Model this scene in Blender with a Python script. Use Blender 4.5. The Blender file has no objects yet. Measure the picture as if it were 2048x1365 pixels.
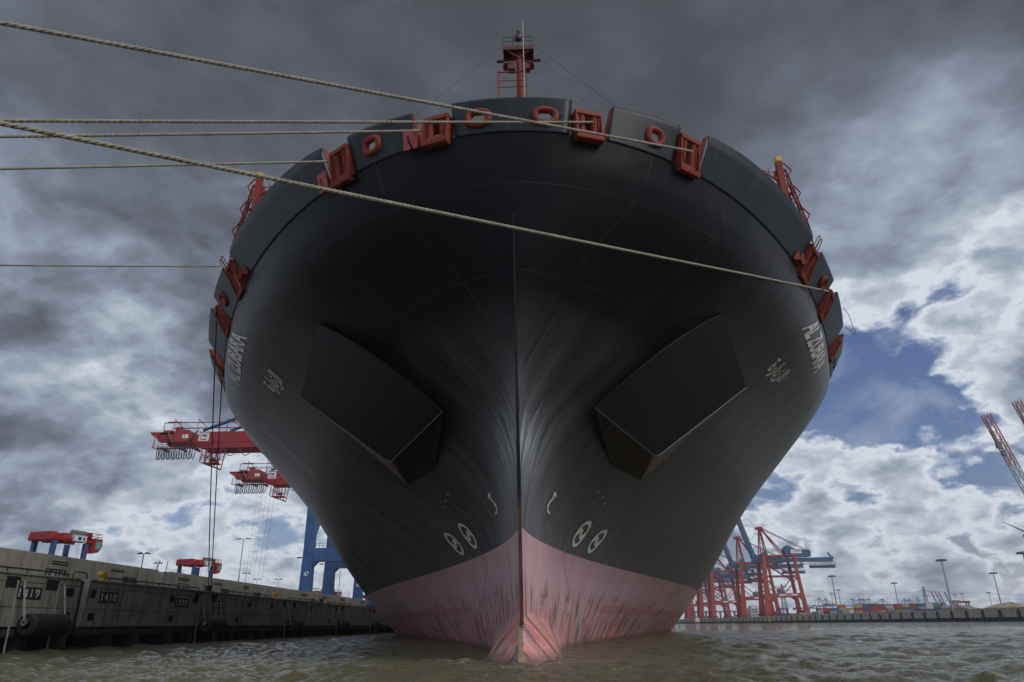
import bpy, bmesh, math, random
import numpy as np
from mathutils import Vector, Matrix
R = math.radians
random.seed(7)
scene = bpy.context.scene
COL = scene.collection

# ------------------------------------------------------------------ camera
cam = bpy.data.cameras.new("camera")
cam.sensor_width = 36.0
cam.lens = 24.61
cam.clip_start = 0.1
cam.clip_end = 30000
camo = bpy.data.objects.new("camera", cam)
COL.objects.link(camo)
_r = Vector((0.99940619, 0.03199786, -0.01278264))
_u = Vector((0.0238641, -0.37518023, 0.92664465))
_f = Vector((-0.02485485, 0.92639944, 0.37572105))
camo.matrix_world = Matrix(((_r.x, _u.x, -_f.x, 0.6442), (_r.y, _u.y, -_f.y, 0.0), (_r.z, _u.z, -_f.z, 1.6), (0, 0, 0, 1)))
scene.camera = camo

# ------------------------------------------------------------------ sun and sky
SUN_DIR = Vector((0.62, -0.42, 0.66)).normalized()
sun = bpy.data.lights.new("sun", 'SUN')
sun.energy = 1.5
sun.angle = R(28)
sun.color = (1.0, 0.96, 0.9)
suno = bpy.data.objects.new("sun", sun)
COL.objects.link(suno)
suno.rotation_euler = (-SUN_DIR).to_track_quat('-Z', 'Y').to_euler()

scene.view_settings.view_transform = 'Standard'
scene.view_settings.look = 'None'
scene.view_settings.exposure = 0.0
scene.view_settings.gamma = 1.0
scene.cycles.max_bounces = 6
scene.cycles.diffuse_bounces = 3
scene.cycles.glossy_bounces = 3
scene.cycles.use_adaptive_sampling = True

# cloud cover of the sky: direction, thickness of the cloud there, sharpness of that patch
SKY=[(-0.5214,0.5880,0.6184,0.62,60),
       (-0.4821,0.6356,0.6030,0.62,90),
       (-0.3786,0.6340,0.6743,0.86,60),
       (-0.3938,0.6930,0.6040,0.8,90),
       (-0.3212,0.7473,0.5817,0.66,90),
       (-0.2237,0.6970,0.6813,0.88,60),
       (-0.0618,0.7003,0.7112,0.92,50),
       (0.1330,0.6913,0.7102,0.92,50),
       (0.2841,0.6723,0.6836,0.82,90),
       (0.3555,0.6572,0.6646,0.6,500),
       (0.2921,0.7388,0.6074,0.92,90),
       (0.4445,0.6547,0.6114,0.96,60),
       (0.5369,0.6468,0.5417,0.98,90),
       (0.4019,0.7060,0.5832,0.95,120),
       (0.3289,0.7493,0.5748,0.55,400),
       (-0.5701,0.6893,0.4472,0.55,120),
       (-0.4306,0.7567,0.4920,0.78,120),
       (-0.4786,0.7821,0.3990,0.74,150),
       (-0.4663,0.8176,0.3379,0.8,200),
       (-0.5668,0.7531,0.3340,0.66,250),
       (-0.5102,0.7967,0.3239,0.29,500),
       (-0.5288,0.8032,0.2742,0.19,300),
       (-0.5897,0.7821,0.2015,0.66,300),
       (-0.5097,0.8273,0.2361,0.34,300),
       (-0.5467,0.8205,0.1673,0.23,300),
       (-0.5855,0.7983,0.1408,0.31,300),
       (-0.5502,0.8277,0.1101,0.35,400),
       (-0.3964,0.9097,0.1238,0.13,300),
       (-0.5035,0.8599,0.0841,0.17,400),
       (-0.3059,0.9499,0.0640,0.07,300),
       (0.4059,0.7340,0.5445,0.62,400),
       (0.4376,0.7333,0.5204,0.19,300),
       (0.4895,0.7122,0.5031,0.23,200),
       (0.4098,0.7674,0.4931,0.52,500),
       (0.5272,0.7171,0.4559,0.25,200),
       (0.4222,0.7886,0.4470,0.19,300),
       (0.5434,0.7540,0.3691,0.16,200),
       (0.5095,0.7924,0.3355,0.17,300),
       (0.5390,0.6793,0.4979,0.62,300),
       (0.4328,0.8411,0.3243,0.08,700),
       (0.4771,0.8182,0.3207,0,500),
       (0.4258,0.8612,0.2776,-0.5,400),
       (0.4664,0.8364,0.2880,-0.3,400),
       (0.4908,0.8158,0.3061,-0.1,500),
       (0.5305,0.7920,0.3022,0.02,500),
       (0.4538,0.8591,0.2368,-0.6,400),
       (0.4814,0.8483,0.2204,-0.6,900),
       (0.4032,0.8801,0.2506,-0.5,500),
       (0.4317,0.8773,0.2100,-0.4,900),
       (0.4741,0.8439,0.2512,-0.5,600),
       (0.5360,0.8096,0.2391,0.55,400),
       (0.5167,0.8304,0.2087,0.6,500),
       (0.5568,0.7934,0.2458,0.45,500),
       (0.4960,0.8500,0.1773,0.5,700),
       (0.5380,0.8266,0.1654,-0.3,1500),
       (0.5071,0.8210,0.2623,0.25,2000),
       (0.4041,0.8943,0.1921,0.34,1200),
       (0.4340,0.8828,0.1794,0.09,1500),
       (0.3749,0.9118,0.1674,0.11,500),
       (0.4428,0.8811,0.1664,0.11,700),
       (0.5211,0.8438,0.1283,0.19,400),
       (0.4169,0.9017,0.1151,0.31,500),
       (0.3630,0.9257,0.1068,0.29,500),
       (0.4684,0.8779,0.0993,0.25,500),
       (0.5265,0.8466,0.0778,0.22,500),
       (0.4487,0.8916,0.0605,0.17,500),
       (0.3878,0.9203,0.0518,0.09,500),
       (0.3312,0.9431,0.0303,0.05,600),
       (0.2764,0.9597,0.0498,0.05,500),
       (0.4595,0.7449,0.4837,0.1,220),
       (0.5028,0.7063,0.4983,0.12,260),
       (0.5294,0.7369,0.4203,0.12,220),
       (0.4061,0.7884,0.4621,0.2,350),
       (0.4865,0.7755,0.4023,0.14,250),
       (-0.5758,0.6950,0.4305,0.25,400),
       (-0.5404,0.7594,0.3625,0.5,400),
       (0.4777,0.8012,0.3605,0.34,600),
       (0.5183,0.7829,0.3442,0.3,500),
       (0.4435,0.8245,0.3514,0.24,700),
       (0.4326,0.8738,0.2220,-0.6,900),
       (0.4197,0.8695,0.2604,-0.5,600),
       (0.4788,0.8415,0.2503,-0.5,900),
       (0.4033,0.8966,0.1830,0.3,900)]

world = bpy.data.worlds.new("World")
scene.world = world
world.use_nodes = True
NT = world.node_tree
NT.nodes.clear()


def N(nt, typ, **kw):
    n = nt.nodes.new(typ)
    for k, v in kw.items():
        if k == 'ins':
            for i, x in v.items():
                if hasattr(x, 'is_output') or isinstance(x, bpy.types.NodeSocket):
                    nt.links.new(x, n.inputs[i])
                else:
                    n.inputs[i].default_value = x
        else:
            setattr(n, k, v)
    return n


def M(nt, op, a, b=0.0, c=0.0, clamp=False):
    n = nt.nodes.new('ShaderNodeMath')
    n.operation = op
    n.use_clamp = clamp
    for i, x in enumerate((a, b, c)):
        if isinstance(x, bpy.types.NodeSocket):
            nt.links.new(x, n.inputs[i])
        else:
            n.inputs[i].default_value = x
    return n.outputs[0]


def ramp(nt, fac, stops, interp='LINEAR'):
    n = nt.nodes.new('ShaderNodeValToRGB')
    cr = n.color_ramp
    cr.interpolation = interp
    while len(cr.elements) < len(stops):
        cr.elements.new(0.5)
    for e, (p, c) in zip(cr.elements, stops):
        e.position = p
        e.color = (c[0], c[1], c[2], 1) if len(c) > 2 else (c[0], c[0], c[0], 1)
    nt.links.new(fac, n.inputs[0])
    return n.outputs[0]


def noise(nt, vec, scale, detail=4, rough=0.55, dist=0.0, lac=2.0):
    n = nt.nodes.new('ShaderNodeTexNoise')
    n.inputs['Scale'].default_value = scale
    n.inputs['Detail'].default_value = detail
    n.inputs['Roughness'].default_value = rough
    n.inputs['Distortion'].default_value = dist
    n.inputs['Lacunarity'].default_value = lac
    if vec is not None:
        nt.links.new(vec, n.inputs['Vector'])
    return n


def mixc(nt, fac, a, b, blend='MIX'):
    n = nt.nodes.new('ShaderNodeMix')
    n.data_type = 'RGBA'
    n.blend_type = blend
    for i, x in ((0, fac), (6, a), (7, b)):
        if isinstance(x, bpy.types.NodeSocket):
            nt.links.new(x, n.inputs[i])
        else:
            n.inputs[i].default_value = x if i == 0 else (x[0], x[1], x[2], 1)
    return n.outputs[2]


def build_sky():
    nt = NT
    tc = N(nt, 'ShaderNodeTexCoord')
    v = tc.outputs['Generated']
    sep = N(nt, 'ShaderNodeSeparateXYZ', ins={0: v})
    # clouds lie on a high layer, so they close up toward the horizon
    den = M(nt, 'ADD', M(nt, 'ABSOLUTE', sep.outputs[2]), 0.50)
    px = M(nt, 'DIVIDE', sep.outputs[0], den)
    py = M(nt, 'DIVIDE', sep.outputs[1], den)
    comb = N(nt, 'ShaderNodeCombineXYZ', ins={0: px, 1: py, 2: sep.outputs[2]})
    p = comb.outputs[0]
    w = noise(nt, p, 2.2, 3, 0.5)
    off = N(nt, 'ShaderNodeVectorMath', operation='MULTIPLY_ADD', ins={0: w.outputs['Color'], 1: (0.09, 0.09, 0.09), 2: v})
    off2 = N(nt, 'ShaderNodeVectorMath', operation='SUBTRACT', ins={0: off.outputs[0], 1: (0.045, 0.045, 0.045)})
    wf = noise(nt, p, 9.0, 4, 0.6)
    off3 = N(nt, 'ShaderNodeVectorMath', operation='MULTIPLY_ADD', ins={0: wf.outputs['Color'], 1: (0.05, 0.05, 0.05), 2: off2.outputs[0]})
    off4 = N(nt, 'ShaderNodeVectorMath', operation='SUBTRACT', ins={0: off3.outputs[0], 1: (0.025, 0.025, 0.025)})
    q = N(nt, 'ShaderNodeVectorMath', operation='NORMALIZE', ins={0: off4.outputs[0]}).outputs[0]
    num = 0.0012 * UNSEEN
    tot = 0.0012
    for (x, y, z, d, k) in SKY:
        dp = N(nt, 'ShaderNodeVectorMath', operation='DOT_PRODUCT', ins={0: q, 1: (x, y, z)}).outputs['Value']
        e = M(nt, 'EXPONENT', M(nt, 'MULTIPLY_ADD', dp, float(k), -float(k) + math.log(k / 100.0)))
        num = M(nt, 'MULTIPLY_ADD', e, float(d), num)
        tot = M(nt, 'ADD', tot, e)
    base = M(nt, 'DIVIDE', num, tot)
    n1 = noise(nt, p, 3.8, 6, 0.56, 0.2)
    n2 = noise(nt, p, 12.0, 5, 0.62, 0.1)
    # heaped edges: rounded cells of several sizes
    vo = N(nt, 'ShaderNodeTexVoronoi', feature='SMOOTH_F1', ins={0: N(nt, 'ShaderNodeVectorMath', operation='MULTIPLY_ADD', ins={0: wf.outputs['Color'], 1: (0.16, 0.16, 0.16), 2: p}).outputs[0]})
    vo.inputs['Scale'].default_value = 9.5
    vo.inputs['Detail'].default_value = 1.5
    vo.inputs['Roughness'].default_value = 0.6
    vo.inputs['Smoothness'].default_value = 0.5
    heap = M(nt, 'SUBTRACT', 0.88, vo.outputs['Distance'])
    # low clouds are broken and contrasty, the high sheet overhead is smooth
    lowf = N(nt, 'ShaderNodeMapRange', ins={0: sep.outputs[2], 1: 0.62, 2: 0.40, 3: 0.5, 4: 1.0}).outputs[0]
    d = M(nt, 'MULTIPLY_ADD', M(nt, 'SUBTRACT', n1.outputs[0], 0.5), M(nt, 'MULTIPLY', lowf, AMP1), base)
    d = M(nt, 'MULTIPLY_ADD', M(nt, 'SUBTRACT', n2.outputs[0], 0.5), M(nt, 'MULTIPLY', lowf, AMP2), d)
    d = M(nt, 'MULTIPLY_ADD', heap, M(nt, 'MULTIPLY', lowf, AMP3), d)
    cc = ramp(nt, M(nt, 'MULTIPLY', d, 1 / 1.2), [
        (0.0, (0.60, 0.66, 0.74)), (0.10 / 1.2, (0.74, 0.78, 0.84)), (0.20 / 1.2, (0.50, 0.56, 0.64)), (0.32 / 1.2, (0.33, 0.385, 0.47)),
        (0.44 / 1.2, (0.23, 0.27, 0.345)), (0.58 / 1.2, (0.155, 0.178, 0.225)), (0.74 / 1.2, (0.105, 0.117, 0.143)), (0.9 / 1.2, (0.076, 0.082, 0.096)), (1.0, (0.05, 0.054, 0.065))])
    cover = N(nt, 'ShaderNodeMapRange', interpolation_type='SMOOTHSTEP', ins={0: d, 1: -0.04, 2: 0.14, 3: 0.0, 4: 1.0}).outputs[0]
    thin = noise(nt, p, 4.0, 4, 0.6, 0.8)
    cover = M(nt, 'MAXIMUM', cover, M(nt, 'MULTIPLY', M(nt, 'SUBTRACT', thin.outputs[0], 0.47, clamp=True), 1.5), clamp=True)
    hz = N(nt, 'ShaderNodeMapRange', ins={0: sep.outputs[2], 1: 0.075, 2: 0.015, 3: 0.0, 4: 0.8}).outputs[0]
    cover = M(nt, 'MAXIMUM', cover, hz)
    sky = N(nt, 'ShaderNodeTexSky', sky_type='NISHITA')
    sky.sun_disc = False
    sky.sun_elevation = math.asin(SUN_DIR.z)
    sky.sun_rotation = math.atan2(SUN_DIR.x, SUN_DIR.y)
    sky.air_density = 1.3
    sky.dust_density = 0.6
    sky.ozone_density = 3.0
    skyc = mixc(nt, 1.0, sky.outputs[0], (0.88, 0.90, 1.22), 'MULTIPLY')
    bs = N(nt, 'ShaderNodeBackground', ins={0: skyc, 1: 0.06})
    bc = N(nt, 'ShaderNodeBackground', ins={0: cc, 1: 1.0})
    mx = N(nt, 'ShaderNodeMixShader', ins={0: cover, 1: bs.outputs[0], 2: bc.outputs[0]})
    out = N(nt, 'ShaderNodeOutputWorld', ins={0: mx.outputs[0]})


UNSEEN, AMP1, AMP2, AMP3 = 0.10, 0.95, 0.38, 0.34
build_sky()
world.cycles.sampling_method = 'MANUAL'
world.cycles.sample_map_resolution = 512

# ------------------------------------------------------------------ helpers
WORLD = {}


class MB:
    """collects faces for one mesh object"""

    def __init__(s):
        s.v = []
        s.f = []
        s.m = []
        s.cur = 0

    def add(s, vs, fs):
        b = len(s.v)
        s.v.extend([tuple(v) for v in vs])
        for f in fs:
            s.f.append(tuple(b + i for i in f))
            s.m.append(s.cur)

    def box(s, c, d, rot=None):
        cx, cy, cz = c
        x, y, z = d[0] / 2, d[1] / 2, d[2] / 2
        vs = [Vector((i * x, j * y, k * z)) for k in (-1, 1) for (i, j) in ((-1, -1), (1, -1), (1, 1), (-1, 1))]
        if rot is not None:
            vs = [rot @ v for v in vs]
        vs = [v + Vector(c) for v in vs]
        s.add(vs, [(3, 2, 1, 0), (4, 5, 6, 7), (0, 1, 5, 4), (1, 2, 6, 5), (2, 3, 7, 6), (3, 0, 4, 7)])
        return s

    def span(s, x0, x1, y0, y1, z0, z1):
        return s.box(((x0 + x1) / 2, (y0 + y1) / 2, (z0 + z1) / 2), (abs(x1 - x0), abs(y1 - y0), abs(z1 - z0)))

    def bar(s, p, q, w, h=None, up=(0, 0, 1)):
        h = h or w
        p, q = Vector(p), Vector(q)
        d = (q - p)
        L = d.length
        d.normalize()
        up = Vector(up)
        if abs(d.dot(up)) > 0.98:
            up = Vector((1, 0, 0))
        a = d.cross(up).normalized()
        b = a.cross(d)
        rot = Matrix((a, d, b)).transposed()
        return s.box((p + q) / 2, (w, L, h), rot)

    def tube(s, p, q, r, n=8, r2=None, cap=True):
        r2 = r if r2 is None else r2
        p, q = Vector(p), Vector(q)
        d = (q - p).normalized()
        up = Vector((0, 0, 1)) if abs(d.z) < 0.95 else Vector((1, 0, 0))
        a = d.cross(up).normalized()
        b = a.cross(d)
        vs = []
        for c, rr in ((p, r), (q, r2)):
            for i in range(n):
                t = 2 * math.pi * i / n
                vs.append(c + a * rr * math.cos(t) + b * rr * math.sin(t))
        fs = [(i, (i + 1) % n, n + (i + 1) % n, n + i) for i in range(n)]
        if cap:
            fs += [tuple(range(n - 1, -1, -1)), tuple(range(n, 2 * n))]
        s.add(vs, fs)
        return s

    def path(s, pts, r, n=6, closed=False):
        pts = [Vector(p) for p in pts]
        m = len(pts)
        vs = []
        prev = None
        for i, p in enumerate(pts):
            if closed:
                d = pts[(i + 1) % m] - pts[i - 1]
            else:
                d = pts[min(i + 1, m - 1)] - pts[max(i - 1, 0)]
            d.normalize()
            if prev is None:
                up = Vector((0, 0, 1)) if abs(d.z) < 0.9 else Vector((1, 0, 0))
                a = d.cross(up).normalized()
            else:
                a = (prev - d * prev.dot(d)).normalized()
            prev = a
            b = a.cross(d)
            for k in range(n):
                t = 2 * math.pi * k / n
                vs.append(p + a * r * math.cos(t) + b * r * math.sin(t))
        fs = []
        for i in range(m if closed else m - 1):
            j = (i + 1) % m
            for k in range(n):
                fs.append((i * n + k, i * n + (k + 1) % n, j * n + (k + 1) % n, j * n + k))
        if not closed:
            fs += [tuple(range(n - 1, -1, -1)), tuple(range((m - 1) * n, m * n))]
        s.add(vs, fs)
        return s

    def prism(s, poly, z0, z1, axis='z'):
        n = len(poly)
        f = {'z': lambda a, b, c: (a, b, c), 'y': lambda a, b, c: (a, c, b), 'x': lambda a, b, c: (c, a, b)}[axis]
        vs = [f(a, b, z0) for a, b in poly] + [f(a, b, z1) for a, b in poly]
        s.add(vs, [(i, (i + 1) % n, n + (i + 1) % n, n + i) for i in range(n)] + [tuple(range(n - 1, -1, -1)), tuple(range(n, 2 * n))])
        return s

    def build(s, name, mats, parent=None, world=True, smooth=False, bevel=0.0, auto=None, recalc=True):
        off = Vector(WORLD.get(parent.as_pointer(), (0, 0, 0))) if (parent is not None and world) else Vector((0, 0, 0))
        me = bpy.data.meshes.new(name)
        me.from_pydata([(v[0] - off.x, v[1] - off.y, v[2] - off.z) for v in s.v], [], s.f)
        mats = mats if isinstance(mats, (list, tuple)) else [mats]
        for m in mats:
            me.materials.append(m)
        if len(mats) > 1:
            me.polygons.foreach_set('material_index', s.m)
        if recalc:
            bm = bmesh.new()
            bm.from_mesh(me)
            bmesh.ops.recalc_face_normals(bm, faces=bm.faces)
            bm.to_mesh(me)
            bm.free()
        if smooth:
            me.polygons.foreach_set('use_smooth', [True] * len(me.polygons))
            if auto is not None:
                me.set_sharp_from_angle(angle=R(auto))
        me.update()
        o = bpy.data.objects.new(name, me)
        COL.objects.link(o)
        if bevel:
            b = o.modifiers.new('bevel', 'BEVEL')
            b.width = bevel
            b.segments = 2
            b.limit_method = 'ANGLE'
        if parent is not None:
            o.parent = parent
            WORLD[o.as_pointer()] = tuple(off) if world else WORLD.get(parent.as_pointer(), (0, 0, 0))
        return o


def tag(o, label=None, cat=None, group=None, kind=None):
    if label:
        o['label'] = label
    if cat:
        o['category'] = cat
    if group:
        o['group'] = group
    if kind:
        o['kind'] = kind
    return o


def thing(name, label, cat, loc=(0, 0, 0), rz=0.0, group=None):
    o = bpy.data.objects.new(name, None)
    COL.objects.link(o)
    o.location = loc
    o.rotation_euler = (0, 0, rz)
    o.empty_display_size = 0.5
    WORLD[o.as_pointer()] = tuple(loc)
    return tag(o, label, cat, group)


def copy_tree(src, loc, rz=0.0, label=None, scale=None):
    r = src.copy()
    COL.objects.link(r)
    r.location = loc
    r.rotation_euler = (0, 0, rz)
    if scale:
        r.scale = scale
    if label:
        r['label'] = label
    for ch in list(src.children):
        c = ch.copy()
        COL.objects.link(c)
        c.parent = r
        for g in ch.children:
            e = g.copy()
            COL.objects.link(e)
            e.parent = c
    return r


# ------------------------------------------------------------------ materials
def newmat(name):
    m = bpy.data.materials.new(name)
    m.use_nodes = True
    nt = m.node_tree
    b = nt.nodes['Principled BSDF']
    return m, nt, b


def simple(name, col, rough=0.6, metal=0.0, var=0.25, scale=1.5, dirt=None, dirtamt=0.5, bump=0.0, bscale=20.0, stretch=None, spec=0.5):
    m, nt, b = newmat(name)
    tc = N(nt, 'ShaderNodeTexCoord')
    v = tc.outputs['Object']
    n1 = noise(nt, v, scale, 5, 0.6)
    c = mixc(nt, 1.0, col, ramp(nt, n1.outputs[0], [(0.3, (1 - var,)), (0.7, (1 + var * 0.6,))]), 'MULTIPLY')
    if dirt:
        mp = N(nt, 'ShaderNodeMapping', ins={0: v, 3: stretch or (1, 1, 1)})
        n2 = noise(nt, mp.outputs[0], scale * 1.7, 6, 0.65)
        c = mixc(nt, M(nt, 'MULTIPLY', ramp(nt, n2.outputs[0], [(0.48, (0,)), (0.68, (1,))]), dirtamt), c, dirt)
    nt.links.new(c, b.inputs['Base Color'])
    b.inputs['Roughness'].default_value = rough
    b.inputs['Metallic'].default_value = metal
    b.inputs['Specular IOR Level'].default_value = spec
    if bump:
        n3 = noise(nt, v, bscale, 4, 0.6)
        bp = N(nt, 'ShaderNodeBump', ins={0: bump, 1: 0.05})
        nt.links.new(n3.outputs[0], bp.inputs['Height'])
        nt.links.new(bp.outputs[0], b.inputs['Normal'])
    return m


RED = simple('red_deck_paint', (0.25, 0.042, 0.024), 0.6, spec=.2, dirt=(0.10, 0.03, 0.025), dirtamt=0.6, scale=2.0, stretch=(1, 1, .3))
REDBR = simple('bright_red_paint', (0.42, 0.05, 0.045), 0.5, dirt=(0.14, 0.03, 0.02), dirtamt=0.5, scale=1.0)
CRED = simple('crane_red', (0.30, 0.022, 0.026), 0.55, dirt=(0.16, 0.03, 0.02), dirtamt=0.45, scale=0.4)
CORANGE = simple('crane_orange_red', (0.38, 0.055, 0.035), 0.55, dirt=(0.22, 0.06, 0.04), dirtamt=0.4, scale=0.3)
CBLUE = simple('crane_blue', (0.035, 0.10, 0.25), 0.5, dirt=(0.02, 0.05, 0.12), dirtamt=0.35, scale=0.3)
CBLUE2 = simple('crane_blue_grey', (0.05, 0.11, 0.20), 0.5, dirt=(0.04, 0.07, 0.11), dirtamt=0.35, scale=0.3)
STEEL = simple('galvanised_steel', (0.36, 0.37, 0.38), 0.45, 0.6, scale=3.0)
DSTEEL = simple('dark_steel', (0.05, 0.055, 0.06), 0.5, 0.4, dirt=(0.09, 0.05, 0.03), dirtamt=0.5, scale=3.0)
BLACKP = simple('bulwark_black_paint', (0.010, 0.013, 0.018), 0.42, var=0.3, dirt=(0.05, 0.055, 0.062), dirtamt=0.35, scale=0.55, stretch=(1.6, 1.6, .15), spec=.25)
BOXP = simple('housing_black_paint', (0.006, 0.008, 0.0105), 0.5, var=0.2, scale=0.6, spec=.15)
BOXIN = simple('housing_inside_paint', (0.010, 0.007, 0.006), 0.6, dirt=(0.06, 0.035, 0.028), dirtamt=0.5, scale=0.7, stretch=(1, 1, .2))
BOXRIM = simple('housing_reflected_brown', (0.20, 0.13, 0.10), 0.6, dirt=(0.05, 0.04, 0.04), dirtamt=0.9, scale=0.5)  # brownish reflected light on the underside, put into its colour
WHITE = simple('white_paint', (0.82, 0.82, 0.80), 0.6, dirt=(0.35, 0.34, 0.32), dirtamt=0.5, scale=2.5)
FAINT = simple('faint_marking_paint', (0.26, 0.26, 0.25), 0.7)
NAMEW = simple('weathered_lettering_paint', (0.78, 0.76, 0.70), 0.7, dirt=(0.4, 0.39, 0.36), dirtamt=0.5, scale=1.2, stretch=(1, 1, .3))
CREAM = simple('cream_marking_paint', (0.80, 0.76, 0.66), 0.7, dirt=(0.4, 0.36, 0.3), dirtamt=0.4, scale=2.0)
YELLOW = simple('yellow_paint', (0.62, 0.42, 0.03), 0.5, dirt=(0.25, 0.17, 0.04), dirtamt=0.5, scale=3.0)
RUBBER = simple('black_rubber', (0.018, 0.019, 0.021), 0.7, dirt=(0.06, 0.06, 0.055), dirtamt=0.5, scale=2.0)
PLATE = simple('number_plate_black', (0.03, 0.033, 0.036), 0.6, dirt=(0.09, 0.09, 0.085), dirtamt=0.6, scale=4.0)
VOID = simple('dark_recess', (0.012, 0.012, 0.012), 0.9, scale=2.0)
GLASS = simple('cab_glass', (0.10, 0.32, 0.28), 0.12, scale=3.0, dirt=(0.35, 0.6, 0.52), dirtamt=0.7)
GLASSD = simple('dark_glass', (0.05, 0.06, 0.08), 0.15, scale=3.0)
GREY = simple('grey_machinery', (0.16, 0.17, 0.18), 0.6, scale=2.0, dirt=(0.06, 0.05, 0.05))
BUILDW = simple('building_white', (0.6, 0.6, 0.57), 0.7, scale=0.3)
SAND = simple('sand_heap', (0.30, 0.23, 0.15), 0.95, scale=0.25, var=0.4, bump=0.8, bscale=1.0)
FOAMW = simple('foam_white', (0.8, 0.8, 0.8), 0.8)


def concrete(name, col, dark):
    m, nt, b = newmat(name)
    g = N(nt, 'ShaderNodeNewGeometry')
    v = g.outputs['Position']
    sp = N(nt, 'ShaderNodeSeparateXYZ', ins={0: v})
    n1 = noise(nt, v, 0.35, 6, 0.65)
    c = mixc(nt, 1.0, col, ramp(nt, n1.outputs[0], [(0.3, (0.72,)), (0.7, (1.2,))]), 'MULTIPLY')
    mp = N(nt, 'ShaderNodeMapping', ins={0: v, 3: (1.3, 1.3, .22)})
    n2 = noise(nt, mp.outputs[0], 1.1, 7, 0.7)
    c = mixc(nt, M(nt, 'MULTIPLY', ramp(nt, n2.outputs[0], [(0.46, (0,)), (0.66, (1,))]), 0.75), c, dark)
    # algae and tide staining near the water
    n3 = noise(nt, v, 0.8, 4, 0.6)
    zz = M(nt, 'ADD', sp.outputs[2], M(nt, 'MULTIPLY', n3.outputs[0], 1.0))
    tide = N(nt, 'ShaderNodeMapRange', ins={0: zz, 1: 1.6, 2: 2.6, 3: 1.0, 4: 0.0}).outputs[0]
    c = mixc(nt, M(nt, 'MULTIPLY', tide, 0.93), c, (0.022, 0.022, 0.018))
    nt.links.new(c, b.inputs['Base Color'])
    b.inputs['Roughness'].default_value = 0.85
    n4 = noise(nt, v, 6.0, 5, 0.7)
    bp = N(nt, 'ShaderNodeBump', ins={0: 0.5, 1: 0.06})
    nt.links.new(n4.outputs[0], bp.inputs['Height'])
    nt.links.new(bp.outputs[0], b.inputs['Normal'])
    return m


CONC = concrete('quay_concrete', (0.38, 0.35, 0.285), (0.085, 0.08, 0.068))
CONCL = concrete('wall_concrete', (0.36, 0.335, 0.29), (0.22, 0.20, 0.175))
CONCD = concrete('pier_concrete', (0.09, 0.075, 0.062), (0.03, 0.028, 0.025))


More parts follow.
